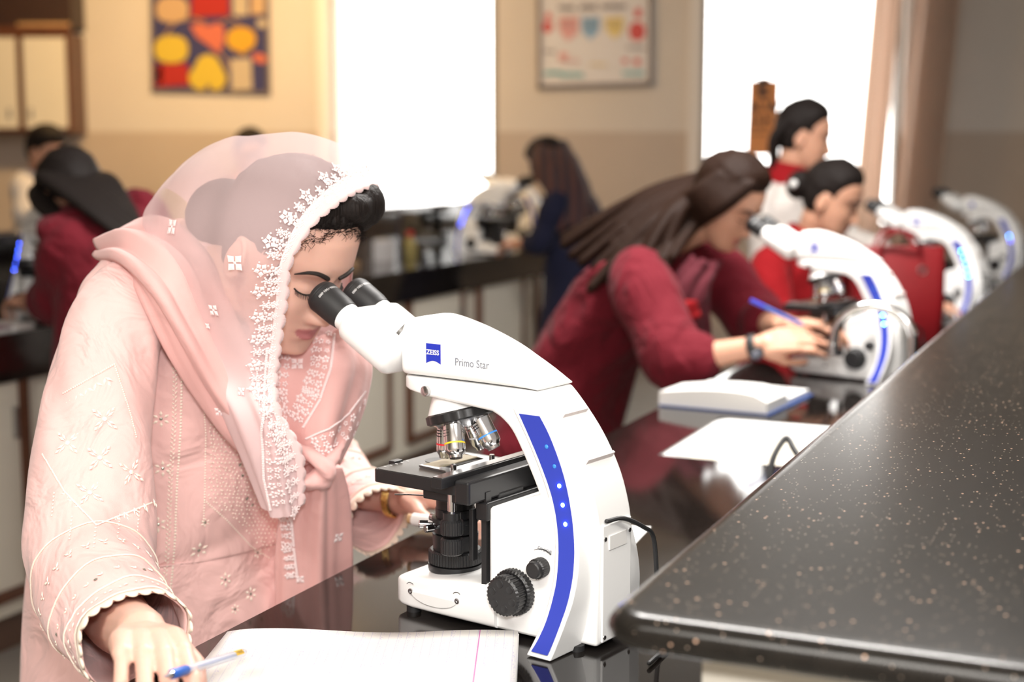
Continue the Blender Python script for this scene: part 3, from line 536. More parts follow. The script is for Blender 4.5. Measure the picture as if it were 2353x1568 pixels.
def hair_cap(Mx, name, mat, parent, vol=.014, front=.01, nz=90, nt=110, seed=0):
    R, tt, zz = head_rings(nz, nt, False); out = []; rs = np.random.RandomState(seed); ph = rs.rand(12) * 6.28
    for r in R:
        q = []
        for p in r:
            hl = np.interp(p[1], HL_Y, HL_Z); k = (p[2] - hl) / .032; k = max(-1, min(1, k)); d = nrm(p - A_([0, -.082, .01]))
            ang = math.atan2(p[0], p[1] + .082)
            strands = .0012 * math.sin(ang * 34 + ph[0] + 3 * p[2] * 40) + .0009 * math.sin(ang * 61 + ph[1] - p[2] * 60)
            off = (-.006 + (vol + .006) * (.5 + .5 * math.sin(k * math.pi / 2))) + (front * max(0, (p[2] - .05) / .07) * max(0, (p[1] + .09) / .09) if k > 0 else 0) + (strands if k > 0 else 0)
            q.append(hxf(Mx, p + d * off))
        out.append(q)
    return wpart(G().rings(out).build(name, mat, parent, 179))
def wpart(o):
    if o.parent is not None and o.parent.type == 'EMPTY' and True:
        o.matrix_parent_inverse = Matrix.Translation(-o.parent.location)
    return o
def fuse(g, voxel, smooth=4, name='body'):
    me = g.mesh('tmp'); o = bpy.data.objects.new('tmp', me); sc.collection.objects.link(o)
    bm = bmesh.new(); bm.from_mesh(me); bmesh.ops.recalc_face_normals(bm, faces=bm.faces[:]); bm.to_mesh(me); bm.free()
    md = o.modifiers.new('r', 'REMESH'); md.mode = 'VOXEL'; md.voxel_size = voxel; md.use_smooth_shade = True
    if smooth: s = o.modifiers.new('s', 'SMOOTH'); s.factor = .5; s.iterations = smooth
    dg = bpy.context.evaluated_depsgraph_get(); m2 = bpy.data.meshes.new_from_object(o.evaluated_get(dg)); bpy.data.objects.remove(o); m2.name = name
    for p in m2.polygons: p.use_smooth = True
    return m2
def skin_mat(name, col, lip=(.52, .19, .19)):
    m, t, N, L, b = nt(name); b.inputs['Roughness'].default_value = .48; b.inputs['Subsurface Weight'].default_value = .25; b.inputs['Subsurface Radius'].default_value = (.010, .004, .002); b.inputs['Subsurface Scale'].default_value = 1; b.inputs['Specular IOR Level'].default_value = .4
    a = N.new('ShaderNodeAttribute'); a.attribute_name = 'lip'; tc = N.new('ShaderNodeTexCoord'); n = N.new('ShaderNodeTexNoise'); n.inputs['Scale'].default_value = 45; n.inputs['Detail'].default_value = 4; L.new(tc.outputs['Object'], n.inputs['Vector'])
    mx = N.new('ShaderNodeMix'); mx.data_type = 'RGBA'; mx.inputs[6].default_value = (*[c * .94 for c in col], 1); mx.inputs[7].default_value = (*[min(1, c * 1.05) for c in col], 1); L.new(n.outputs['Fac'], mx.inputs[0])
    m2 = N.new('ShaderNodeMix'); m2.data_type = 'RGBA'; m2.inputs[7].default_value = (*lip, 1); L.new(mx.outputs[2], m2.inputs[6]); L.new(a.outputs['Fac'], m2.inputs[0]); L.new(m2.outputs[2], b.inputs['Base Color'])
skin_mat('skin_fair', (.72, .43, .34)); skin_mat('skin_warm', (.56, .30, .20), (.42, .15, .13))
def hair_mat(name, c0, c1):
    m, t, N, L, b = nt(name); tc = N.new('ShaderNodeTexCoord'); n = N.new('ShaderNodeTexNoise'); n.inputs['Scale'].default_value = 120; n.inputs['Detail'].default_value = 3; L.new(tc.outputs['Object'], n.inputs['Vector'])
    mx = N.new('ShaderNodeMix'); mx.data_type = 'RGBA'; mx.inputs[6].default_value = (*c0, 1); mx.inputs[7].default_value = (*c1, 1); L.new(n.outputs['Fac'], mx.inputs[0]); L.new(mx.outputs[2], b.inputs['Base Color']); b.inputs['Roughness'].default_value = .55; b.inputs['Specular IOR Level'].default_value = .12; mp = N.new('ShaderNodeMapping'); mp.inputs['Scale'].default_value = (260, 260, 26); L.new(tc.outputs['Object'], mp.inputs[0]); n.inputs['Scale'].default_value = 1; L.new(mp.outputs[0], n.inputs['Vector']); bp = N.new('ShaderNodeBump'); bp.inputs['Distance'].default_value = .004; bp.inputs['Strength'].default_value = .7; L.new(n.outputs['Fac'], bp.inputs['Height']); L.new(bp.outputs[0], b.inputs['Normal'])
hair_mat('hair_black', (.006, .005, .005), (.022, .016, .014)); hair_mat('hair_brown', (.007, .003, .002), (.026, .011, .006)); plain('brow_dark', (.018, .012, .010), .7)
def add_hand(g, W_, dirv, nv, curls=(.5, .55, .6, .65), thumb=.5, size=1.0, side=1, spread=.10):
    # W_: wrist, dirv: towards the knuckles, nv: out of the back of the hand, side: +1 when the thumb is at dirv x nv
    d = nrm(dirv); n = nrm(A_(nv) - d * (A_(nv) @ d)); l_ = np.cross(d, n) * side; s = size
    K = []
    for i in range(4):
        lat = (.030 - .0195 * i) * s; k = W_ + d * (.088 - .006 * abs(i - 1)) * s + l_ * lat; K.append(k)
        g.tube([W_ + l_ * lat * .62 + d * .004 * s - n * .002, W_ + d * .045 * s + l_ * lat * .85 + n * .003 * s, k], [.0155 * s, .0150 * s, .0105 * s], 10)
    g.tube([W_ - d * .03 * s, W_ + d * .015 * s], [.025 * s, .024 * s], 14, flat=.72, up=n)
    L3 = [(.042, .026, .021), (.047, .030, .022), (.043, .028, .022), (.034, .021, .019)]
    for i in range(4):
        c = curls[i]; a = 0; p = K[i]; pts = [p]; lat = l_ * (spread * (1.2 - .8 * i))
        for j, ln in enumerate(L3[i]):
            a += c * (.9, 1.1, .75)[j]; dd = nrm(d * math.cos(a) - n * math.sin(a) + lat * math.cos(a)); q = p + dd * ln * s; pts += [p + dd * ln * s * .5, q]; p = q
        r0 = (.0088, .0090, .0086, .0076)[i] * s; g.tube(pts, [r0 * 1.06, r0, r0 * 1.03, r0 * .92, r0 * .95, r0 * .85, r0 * .74], 10)
    b = W_ + d * .022 * s + l_ * .026 * s - n * .006 * s; t1 = nrm(d * .75 + l_ * .62 - n * (.25 + .3 * thumb)); t2 = nrm(d * .9 + l_ * (.25 - .45 * thumb) - n * (.2 + .35 * thumb)); t3 = nrm(d * .95 - l_ * (.3 * thumb) - n * (.2 + .3 * thumb))
    p1 = b + t1 * .038 * s; p2 = p1 + t2 * .032 * s; p3 = p2 + t3 * .026 * s
    g.tube([b - d * .01 * s, b + t1 * .018 * s, p1, (p1 + p2) / 2, p2, (p2 + p3) / 2, p3], [.0150 * s, .0145 * s, .0112 * s, .0100 * s, .0102 * s, .0098 * s, .0075 * s], 10)
    return K
def finish_skin(g, voxel, Mx, parent, mat, smooth=4):
    me = fuse(g, voxel, smooth); at = me.attributes.new('lip', 'FLOAT', 'POINT'); co = np.empty(len(me.vertices) * 3); me.vertices.foreach_get('co', co); co = co.reshape(-1, 3)
    q = (np.c_[co, np.ones(len(co))] @ np.linalg.inv(Mx).T)[:, :3]; x, y, z = np.abs(q[:, 0]), q[:, 1], q[:, 2]
    top = -.0605 - .0035 * (x / .022) - .0018 * np.exp(-(x / .0035) ** 2); bot = -.0825 + .011 * (x / .023) ** 2
    m = np.clip((top - z) / .0015, 0, 1) * np.clip((z - bot) / .0015, 0, 1) * np.clip((.0235 - x) / .003, 0, 1) * (y > -.005)
    at.data.foreach_set('value', m.astype(np.float32)); me.materials.append(mat); o = bpy.data.objects.new('body', me); lk(o, parent); return wpart(o)
def face_details(Mx, parent, scale=1.0, lash=True):
    def sp(x, z, off):
        w_ = np.interp(z, HZ, HWd); t = math.asin(max(-1, min(1, x / w_))); p = head_pt(t, z); return hxf(Mx, p + A_([0, off, 0]))
    for s in (-1, 1):
        P = [sp(s * x, z, .0012) for x, z in ((.012, .0165), (.020, .0205), (.030, .0235), (.040, .0225), (.046, .0185), (.051, .013))]
        P = crv(P, 4); n = len(P); r = [.0036 * (1 - (i / (n - 1)) ** 2 * .8) for i in range(n)]; wpart(G().tube(P, r, 8, flat=.9).build('eyebrow', M['brow_dark'], parent))
        P = crv([sp(s * x, z, .0010) for x, z in ((.016, -.0075), (.022, -.0105), (.031, -.012), (.039, -.0105), (.044, -.0075))], 4)
        wpart(G().tube(P, .0011, 5).build('eyelid_line', M['brow_dark'], parent))
        if lash:
            g = G()
            for k in range(3, len(P) - 1): d = nrm(Mx[:3, 1] * .75 - Mx[:3, 2] * .7 + Mx[:3, 0] * s * (.1 + .04 * k - .25)); g.tube([P[k], P[k] + d * .005, P[k] + d * .008 + Mx[:3, 2] * .001], [.0006, .0004, .0002], 4)
            wpart(g.build('eyelashes', M['brow_dark'], parent))
def oval(c, ax_a, ax_b, a, b, n=32, e=2.4): return [A_(c) + A_(ax_a) * a * math.copysign(abs(math.cos(t)) ** (2 / e), math.cos(t)) + A_(ax_b) * b * math.copysign(abs(math.sin(t)) ** (2 / e), math.sin(t)) for t in np.linspace(0, 2 * math.pi, n, endpoint=False)]
# ------------------------------------------------------------------ the woman in pink
PSI = math.radians(36); FV = A_([-math.cos(PSI), math.sin(PSI), 0]); LV = A_([-math.sin(PSI), -math.cos(PSI), 0]); SO = A_(scope.location)
gh = -FV; rv = LV                                   # her heading and her right
E_ = SO + FV * .4005 + LV * .0 + A_([0, 0, .391]); yaw = math.atan2(gh[1], gh[0]); HM = frame_head(E_, yaw, math.radians(31), math.radians(0))
lady = empty('person', (-.50, 2.06, 0)); tag(lady, 'woman in embroidered pale pink dress and sheer pink headscarf looking into a microscope', 'person')
NB = pd(430, 610, 1.97); CH = pd(450, 820, 2.01); WA = pd(435, 1150, 2.05); HI = A_([-.50, 2.06, .88])
RS, RE = pd(290, 720, 1.85), pd(207, 1255, 1.695); RW = pz(324, 1456, .966); LS, LE = pd(560, 720, 2.12), pd(720, 1090, 2.22); LW = pz(932, 1203, TZ) + A_([0, 0, .040])
g = head_geo(120, 130).xf(HM); base = hxf(HM, (0, -.095, -.075))
g.tube([hxf(HM, (0, -.10, -.03)), base, NB * .6 + base * .4, NB], [.056, .054, .054, .066], 20)
g.rings([oval(NB, rv, gh, .07, .06), oval(NB * .8 + CH * .2, rv, gh, .15, .075), oval(CH, rv, gh, .15, .10), oval(WA, rv, gh, .13, .10), oval(HI, rv, gh, .17, .12), oval(HI - A_([0, 0, .12]), rv, gh, .17, .12)])
g.tube(crv([RS, pd(225, 950, 1.775), RE, pd(230, 1358, 1.635), pd(276, 1430, 1.560), RW], 4), list(np.interp(np.linspace(0, 1, 21), [0, .4, .8, 1], [.05, .042, .036, .027])), 16)
g.tube([LS, LS * .5 + LE * .5, LE, LE * .55 + LW * .45, LW], [.052, .045, .040, .036, .026], 16)
for s in (-1, 1):
    hp = HI + rv * s * .09; g.tube([hp - A_([0, 0, .05]), A_([hp[0], hp[1], .48]), A_([hp[0] - .01, hp[1] + .01, .10])], [.085, .055, .038], 16); g.tube([A_([hp[0], hp[1], .05]) - gh * .05, A_([hp[0], hp[1], .042]) + gh * .13], [.040, .034], 12)
# right hand over the notebook, left hand at the far side of the instrument
rd = nrm(A_([.36, -.92, .10])); rn = nrm(A_([.05, .10, 1.]))
KR = add_hand(g, RW + rd * .010, rd, rn, (.50, .62, .72, .80), .7, 1.0, -1, .08)
ld_ = nrm(A_([.80, -.42, -.02])); add_hand(g, LW + ld_ * .01, ld_, A_([.1, .25, 1.]), (.55, .6, .65, .7), .5, .96, 1, .06)
finish_skin(g, .0026, HM, lady, M['skin_fair'], 3); face_details(HM, lady)
# hair: cap, lifted front and bun
hair_cap(HM, 'hair', M['hair_black'], lady, .008, .006)
pf = G(); pp_ = []
for x in np.linspace(-.066, .058, 15): z0 = .095 - 6.5 * x * x; w_ = np.interp(z0, HZ, HWd); q = head_pt(math.asin(max(-.97, min(.97, x / w_))), z0, False); pp_.append(hxf(HM, q + A_([0, -.008, 0]) + (A_([-.006, .002, 0]) if x < -.03 else 0)))
pp_ += [hxf(HM, q) for q in ((.0655, -.030, .058), (.0690, -.042, .038), (.0700, -.052, .016))]
pf.tube(pp_, [.012] + [.019] * 5 + [.018] * 6 + [.017, .016, .014, .012, .009, .004], 14); pf.ell(pd(842, 470, 1.885), (.026, .030, .030)); pf.ell(pd(800, 478, 1.85), (.032, .030, .022)); mf = fuse(pf, .0035, 14, 'hair_front'); mf.materials.append(M['hair_black']); of_ = bpy.data.objects.new('hair_front', mf); lk(of_, lady); wpart(of_)
bun = G(); bun.ell(hxf(HM, (0, -.198, -.022)), (.056, .050, .052), HM[:3, :3]); wpart(bun.build('hair_bun', M['hair_black'], lady, 179))
rs = np.random.RandomState(3); gw = G()
def scalp(x, z): w_ = np.interp(z, HZ, HWd); return head_pt(math.asin(max(-.98, min(.98, x / w_))), z, False)
for k in range(620):     # strands combed back from the hairline
    x = rs.uniform(-.062, .066); z0 = .092 + rs.uniform(-.012, .010) - 7.5 * x * x; p = scalp(x, z0); e = A_([x * .75 + rs.uniform(-.01, .01), -.10 + rs.uniform(-.02, .02), .124 + rs.uniform(-.004, .003) - 5 * x * x]); lift = rs.uniform(.004, .013)
    m1 = p * .7 + e * .3 + A_([rs.uniform(-.004, .004), .012, .010]) * (lift / .012); m2 = p * .35 + e * .65 + A_([0, .005, .006])
    gw.tube(crv([hxf(HM, q) for q in (p - A_([0, .004, 0]), m1, m2, e)], 3), [.0006] * 8 + [.0005, .0004], 4, False)
for k in range(300):      # short curls at the hairline
    x = rs.uniform(-.060, .064); z0 = .086 + rs.uniform(-.012, .006) - 7.5 * x * x; p = scalp(x, z0) + A_([0, .001, 0]); d = nrm([rs.uniform(-.8, .8), rs.uniform(.1, .5), rs.uniform(-.5, .9)]); L_ = rs.uniform(.004, .011)
    q = [hxf(HM, p), hxf(HM, p + d * L_ * .5 + A_([rs.uniform(-.002, .002), .003, .002])), hxf(HM, p + d * L_ - A_([0, .001, .003]))]; gw.tube(q, [.00035, .0003, .00015], 4, False)
sb = [hxf(HM, q) for q in ((.064, -.028, .050), (.0715, -.018, .034), (.0725, -.022, .012), (.0700, -.030, -.004), (.070, -.036, -.012))]
for k in range(9): gw.tube(crv([q + A_(rs.uniform(-.0022, .0022, 3)) for q in sb], 4), [.0008] * 16 + [.0004], 4, False)
wp_ = wpart(gw.build('hair_strands', M['hair_black'], lady)); wp_['kind'] = 'stuff'
# dress
def folds(Gd, amp, fu, fv, seed, closed=False):
    # push grid points along their normals by soft folds
    rs = np.random.RandomState(seed); a, b, _ = Gd.shape; du = np.gradient(Gd, axis=0); dv = np.gradient(Gd, axis=1); n = np.cross(du, dv); n /= np.linalg.norm(n, axis=2, keepdims=True) + 1e-9
    U, V = np.meshgrid(np.linspace(0, 1, a), np.linspace(0, 1, b), indexing='ij'); h = 0
    for k in range(5):
        p1, p2, p3 = rs.rand(3) * 6.28; m = max(1, round(fv * (1 + .5 * k))) if closed else fv * (1 + .5 * k) * rs.uniform(.8, 1.2)
        h = h + np.sin(2 * math.pi * (fu * (1 + .6 * k) * U * rs.uniform(.7, 1.3) + m * V) + p1 + 1.2 * np.sin(3 * U + p2)) / (1 + k)
    return Gd + n * (h * amp / 2)[:, :, None]
def sheet(Gd, name, mat, parent, solid=0, closed=False):
    a, b, _ = Gd.shape; g = G().rings(list(Gd), False, closed); return wpart(g.build(name, mat, parent, 179, solid=solid))
lv = [(NB + A_([0, 0, .035]), .075, .062), (NB * .9 + CH * .1 + A_([0, 0, .02]), .13, .075), (NB * .75 + CH * .25, .172, .092), (CH * .7 + NB * .3, .182, .115), (CH, .185, .140), (CH * .5 + WA * .5, .182, .148), (WA, .185, .152), (WA * .4 + HI * .6, .200, .158), (HI, .212, .165), (HI - A_([0, 0, .25]), .235, .18), (HI - A_([0, 0, .52]), .26, .20)]
Gd = A_([oval(c, rv, gh, a, b, 40, 2.2) for c, a, b in lv]); Gd = np.swapaxes(crv(np.swapaxes(crv(Gd, 7), 0, 1), 3, True), 0, 1)
kameez = sheet(folds(Gd, .0045, 3.0, 4, 5, True), 'kameez', M['kameez_pink'], lady, .003, True)
def sleeve_grid(pts, rads, m=44, flat=1.0, upv=(0, 0, 1), endcut=None, n=7):
    P = crv(pts, n); r = crv(A_(rads)[:, None], n)[:, 0]; R = []; a = None
    for i in range(len(P)):
        T = nrm(P[min(i + 1, len(P) - 1)] - P[max(i - 1, 0)])
        if a is None: a = nrm(np.cross(T, A_([.3, -1, .1])))
        a = nrm(a - T * (a @ T)); b = np.cross(T, a); R.append([P[i] + (a * math.cos(t) + b * math.sin(t) * flat) * r[i] for t in np.linspace(0, 2 * math.pi, m, endpoint=False)])
    return A_(R)
SG = sleeve_grid([pd(370, 645, 1.94), pd(310, 690, 1.87), pd(255, 780, 1.815), pd(230, 900, 1.785), pd(218, 1020, 1.76), pd(207, 1180, 1.72), pd(206, 1290, 1.675), pd(236, 1372, 1.61), pd(280, 1442, 1.545), pd(312, 1480, 1.495)], [.045, .056, .061, .064, .071, .076, .075, .069, .063, .058])
SG = folds(SG, .0045, 2.2, 3, 11, True); slv_r = sheet(SG, 'sleeve', M['kameez_pink'], lady, .002, True)
SL = sleeve_grid([pd(520, 700, 2.12), pd(600, 820, 2.15), pd(690, 985, 2.19), pd(745, 1075, 2.20), pd(800, 1140, 2.15), pd(864, 1192, 2.09)], [.07, .065, .062, .060, .056, .052])
SL = folds(SL, .004, 2, 3, 4, True); slv_l = sheet(SL, 'sleeve', M['kameez_pink'], lady, .002, True)
# scalloped cream edging at both cuffs
def scallop(ring, prev, name, parent, n=26, wd=.012, dp=.010):
    ring = A_(ring); prev = A_(prev); c = ring.mean(0); m = len(ring); d = nrm(c - prev.mean(0)); K = n * 6; R0, R1, R2 = [], [], []
    for i in range(K):
        f_ = i / K * m; a = ring[int(f_) % m] * (1 - f_ % 1) + ring[(int(f_) + 1) % m] * (f_ % 1); o = nrm(a - c); sc_ = abs(math.sin(math.pi * i / 6)) ** .6
        R0.append(a - d * .006 + o * .0022); R1.append(a + d * .002 + o * .0030); R2.append(a + d * (.003 + dp * sc_) + o * .0026)
    return sheet(A_([R0, R1, R2]), name, M['lace_cream'], parent, .0022, True)
scallop(SG[-1], SG[-4], 'cuff_edging', lady); scallop(SL[-1], SL[-4], 'cuff_edging', lady, 24)
# headscarf
def PG(rows): return A_([[pd(*p) for p in r] for r in rows])
HEADS = PG([
 [(695, 1165, 1.845), (690, 1045, 1.82), (642, 950, 1.8), (628, 880, 1.800), (641, 765, 1.785), (652, 690, 1.772), (662, 600, 1.765), (705, 522, 1.775), (752, 478, 1.800), (800, 446, 1.840), (854, 430, 1.902), (834, 474, 1.960), (800, 600, 1.99), (795, 760, 1.98), (790, 880, 1.97)],
 [(672, 1180, 1.84), (648, 1055, 1.808), (606, 955, 1.785), (580, 880, 1.795), (585, 765, 1.775), (588, 690, 1.760), (600, 590, 1.750), (625, 490, 1.762), (670, 415, 1.795), (730, 362, 1.850), (800, 355, 1.920), (830, 430, 1.985), (790, 600, 2.03), (785, 760, 2.02), (780, 880, 2.00)],
 [(648, 1190, 1.84), (612, 1060, 1.808), (572, 955, 1.79), (530, 870, 1.805), (528, 760, 1.775), (525, 690, 1.760), (525, 580, 1.750), (540, 470, 1.765), (575, 385, 1.805), (635, 325, 1.870), (700, 310, 1.940), (760, 390, 2.010), (770, 600, 2.05), (770, 760, 2.05), (760, 880, 2.04)],
 [(625, 1185, 1.845), (580, 1060, 1.82), (535, 950, 1.8), (485, 850, 1.820), (475, 740, 1.790), (465, 670, 1.778), (460, 580, 1.775), (468, 480, 1.790), (500, 395, 1.830), (550, 332, 1.895), (600, 318, 1.960), (670, 400, 2.030), (690, 600, 2.06), (700, 760, 2.06), (710, 880, 2.06)],
 [(610, 1160, 1.86), (560, 1040, 1.845), (500, 910, 1.83), (445, 800, 1.845), (425, 710, 1.815), (410, 640, 1.805), (398, 565, 1.805), (402, 480, 1.820), (430, 400, 1.865), (478, 345, 1.925), (535, 318, 1.980), (600, 410, 2.045), (620, 600, 2.07), (640, 760, 2.08), (660, 880, 2.08)],
 [(600, 1140, 1.875), (545, 1010, 1.87), (460, 830, 1.875), (400, 720, 1.895), (380, 650, 1.870), (362, 600, 1.862), (352, 545, 1.862), (355, 490, 1.880), (375, 430, 1.915), (412, 385, 1.960), (455, 360, 2.000), (520, 440, 2.055), (560, 600, 2.08), (590, 740, 2.09), (620, 860, 2.10)],
 [(590, 1120, 1.89), (520, 960, 1.9), (430, 760, 1.94), (375, 650, 1.960), (352, 600, 1.945), (338, 560, 1.940), (327, 525, 1.940), (327, 495, 1.950), (338, 470, 1.970), (360, 445, 1.995), (390, 435, 2.015), (450, 490, 2.060), (500, 600, 2.09), (540, 720, 2.10), (580, 830, 2.11)]])
HC = A_([hxf(HM, (0, -.085, .02))])[0]; HEADS[0:2, 6:13] += (HEADS[0:2, 6:13] - HC) / np.linalg.norm(HEADS[0:2, 6:13] - HC, axis=2, keepdims=True) * .006
HS = patch(HEADS, 10, 8); hf = folds(HS, .0075, 1.6, .5, 21); kk = np.clip((36 - np.arange(HS.shape[1])) / 24., .30, 1)[None, :, None]; HS = HS * (1 - kk) + hf * kk
scarf = sheet(HS, 'headscarf', M['scarf_sheer'], lady); at = scarf.data.attributes.new('dense', 'FLOAT', 'POINT')
cc = np.clip((40 - np.arange(HS.shape[1])) / 16., 0, 1) + np.clip((np.arange(HS.shape[1]) - 88) / 12., 0, 1); rr_ = np.clip((np.arange(HS.shape[0]) - 46) / 14., 0, .6)
at.data.foreach_set('value', np.clip(cc[None, :] + rr_[:, None], 0, 1).ravel().astype(np.float32))
WRAP = PG([
 [(262, 560, 2.06), (238, 545, 2.04), (222, 560, 1.99), (220, 580, 1.95), (228, 604, 1.93)],
 [(380, 500, 1.99), (330, 520, 1.93), (290, 545, 1.88), (275, 590, 1.835), (290, 632, 1.835)],
 [(480, 590, 1.87), (430, 590, 1.815), (385, 620, 1.775), (350, 670, 1.765), (345, 712, 1.795)],
 [(540, 740, 1.83), (490, 740, 1.79), (450, 750, 1.765), (415, 790, 1.770), (405, 830, 1.805)],
 [(600, 850, 1.83), (555, 860, 1.795), (515, 880, 1.790), (478, 905, 1.805), (465, 930, 1.835)],
 [(660, 960, 1.84), (625, 970, 1.815), (590, 985, 1.815), (555, 1010, 1.835), (540, 1030, 1.860)],
 [(740, 1060, 1.87), (715, 1065, 1.850), (690, 1075, 1.850), (665, 1090, 1.865), (650, 1105, 1.885)]])
ctr = A_([0, 0, H]); WRAP[2:7, 0:3] += (WRAP[2:7, 0:3] - ctr) * A_([.028, .018, .006])[None, :, None]
sheet(folds(patch(WRAP, 10, 10), .0085, .5, 2.6, 31), 'scarf_wrap', M['scarf_pink'], lady, .003)
FARD = PG([
 [(630, 760, 1.93), (690, 780, 1.93), (745, 770, 1.93), (790, 745, 1.96), (815, 740, 2.0)],
 [(635, 860, 1.90), (690, 870, 1.89), (760, 850, 1.89), (825, 830, 1.93), (852, 835, 1.98)],
 [(640, 960, 1.89), (700, 960, 1.875), (765, 935, 1.875), (815, 915, 1.91), (838, 925, 1.96)],
 [(670, 1040, 1.89), (715, 1040, 1.875), (760, 1015, 1.875), (795, 1000, 1.90), (808, 1010, 1.94)],
 [(705, 1095, 1.89), (730, 1085, 1.88), (750, 1075, 1.88), (772, 1065, 1.895), (782, 1070, 1.92)]])
sheet(folds(patch(FARD, 10, 10), .0055, .5, 2.0, 12), 'scarf_drape', M['scarf_pink'], lady, .002)
kn = G(); kn.tube(crv([pd(672, 1020, 1.865), pd(720, 1050, 1.850), pd(758, 1088, 1.850), pd(742, 1118, 1.870)], 4), [.008] * 3 + [.012] * 3 + [.013] * 3 + [.009] * 4, 12, flat=.8); kn.tube(crv([pd(655, 1085, 1.865), pd(700, 1105, 1.850), pd(745, 1108, 1.862)], 4), [.009] * 4 + [.012] * 5, 12, flat=.8); kn.tube(crv([pd(790, 1010, 1.90), pd(765, 1055, 1.870), pd(735, 1085, 1.858), pd(712, 1112, 1.862)], 4), [.008] * 4 + [.011] * 9, 12, flat=.8)
kno = G(); me_k = fuse(kn, .004, 6, 'scarf_knot'); me_k.materials.append(M['scarf_pink']); ko = bpy.data.objects.new('scarf_knot', me_k); lk(ko, lady); wpart(ko)
TAIL = PG([
 [(690, 1085, 1.885), (720, 1090, 1.865), (750, 1085, 1.865), (785, 1075, 1.89)],
 [(652, 1150, 1.910), (700, 1160, 1.890), (750, 1160, 1.890), (800, 1150, 1.925)],
 [(634, 1260, 1.935), (690, 1265, 1.920), (750, 1260, 1.925), (806, 1255, 1.96)],
 [(632, 1380, 1.960), (690, 1385, 1.945), (750, 1380, 1.955), (806, 1370, 1.99)],
 [(634, 1560, 1.985), (690, 1560, 1.97), (750, 1560, 1.98), (804, 1550, 2.01)]])
TG = folds(patch(TAIL, 9, 14), .0065, .3, 2.2, 15); sheet(TG, 'scarf_end', M['scarf_pink'], lady, .002)
# ------------------------------------------------------------------ the other people
def person(label, E, yaw, pitch, J, top, bottom, skin, hair, vol=.014, tw=None, sl_r=(.062, .055, .050), sl_frac=.85, voxel=.0045, roll=0, hands=None, group=None, girth=1.0, hem=.50):
    """J: NB CH WA HI RS RE RW LS LE LW in world space"""
    HI = A_(J['HI']); P = empty('person', (HI[0], HI[1], 0)); tag(P, label, 'person'); Mx = frame_head(A_(E), yaw, pitch, roll)
    ty = yaw if tw is None else tw; gh_ = A_([math.cos(ty), math.sin(ty), 0]); rv_ = np.cross(gh_, (0, 0, 1)); J = {k: A_(v, float) for k, v in J.items()}
    g = head_geo(64, 72).xf(Mx); b = hxf(Mx, (0, -.095, -.075)); NB, CH, WA = J['NB'], J['CH'], J['WA']
    g.tube([hxf(Mx, (0, -.10, -.03)), b, NB * .5 + b * .5, NB], [.054, .053, .053, .062], 16)
    g.rings([oval(NB, rv_, gh_, .07, .06), oval(CH, rv_, gh_, .13, .09), oval(WA, rv_, gh_, .12, .09), oval(HI, rv_, gh_, .15, .11)])
    for a in 'RL':
        S_, E2, W_ = J[a + 'S'], J[a + 'E'], J[a + 'W']; g.tube([S_, (S_ + E2) / 2, E2, E2 * .5 + W_ * .5, W_], [.048, .042, .037, .034, .025], 14)
        if hands and a in hands: d_, n_, cu, side = hands[a]; add_hand(g, W_ + nrm(d_) * .01, d_, n_, cu, .5, .95, side)
        else: add_hand(g, W_ + nrm(W_ - E2) * .01, W_ - E2, (0, -.3, 1), (.4, .45, .5, .55), .5, .95, 1 if a == 'L' else -1)
    for s in (-1, 1):
        f0 = A_([HI[0], HI[1], 0]) + rv_ * s * .09; g.tube([HI + rv_ * s * .08, f0 + A_([0, 0, .5]), f0 + A_([0, 0, .09])], [.08, .052, .036], 12); g.tube([f0 + A_([0, 0, .05]) - gh_ * .05, f0 + A_([0, 0, .042]) + gh_ * .12], [.038, .032], 10)
    finish_skin(g, voxel, Mx, P, M[skin], 3); face_details(Mx, P, lash=False)
    t = G(); lv = [(NB + A_([0, 0, .01]), .07, .06), (NB * .85 + CH * .15, .14, .075), (NB * .6 + CH * .4, .172, .10), (CH, .175, .128), (WA, .172, .135), (HI, .195, .155), (A_([HI[0], HI[1], HI[2] * .4 + hem * .6]), .215, .17), (A_([HI[0], HI[1], hem]), .225, .18)]
    R = crv([oval(c, rv_, gh_, a * girth, b_ * girth, 36, 2.2) for c, a, b_ in lv], 6); t.rings(folds(A_(R), .010, 3.5, 4, len(label), True))
    for a in 'RL':
        S_, E2, W_ = J[a + 'S'], J[a + 'E'], J[a + 'W']; en = E2 + (W_ - E2) * sl_frac; pts = crv([S_ + (NB - S_) * .3, S_, (S_ + E2) / 2, E2, (E2 + en) / 2, en], 4); r = np.interp(np.linspace(0, 1, len(pts)), [0, .2, .6, 1], [.06, sl_r[0] + .006, sl_r[1] + .004, sl_r[2]])
        r = r * (1 + .05 * np.sin(np.linspace(0, 26, len(r)))); t.tube(pts, list(r), 18)
    me = fuse(t, .006, 3, 'tunic'); me.materials.append(M[top]); o = bpy.data.objects.new('tunic', me); lk(o, P); wpart(o)
    for s in (-1, 1):
        f0 = A_([HI[0], HI[1], 0]) + rv_ * s * .09; wpart(G().tube([HI + rv_ * s * .08 - A_([0, 0, .05]), f0 + A_([0, 0, .5]), f0 + A_([0, 0, .12])], [.10, .085, .075], 18).build('trouser_leg', M[bottom], P)); wpart(G().tube([f0 + A_([0, 0, .05]) - gh_ * .055, f0 + A_([0, 0, .05]) + gh_ * .02, f0 + A_([0, 0, .042]) + gh_ * .125], [.044, .045, .038], 12).build('shoe', M['black_rubber'], P))
    if hair: hair_cap(Mx, 'hair', M[hair], P, vol, .006, 60, 72, len(label))
    return P, Mx
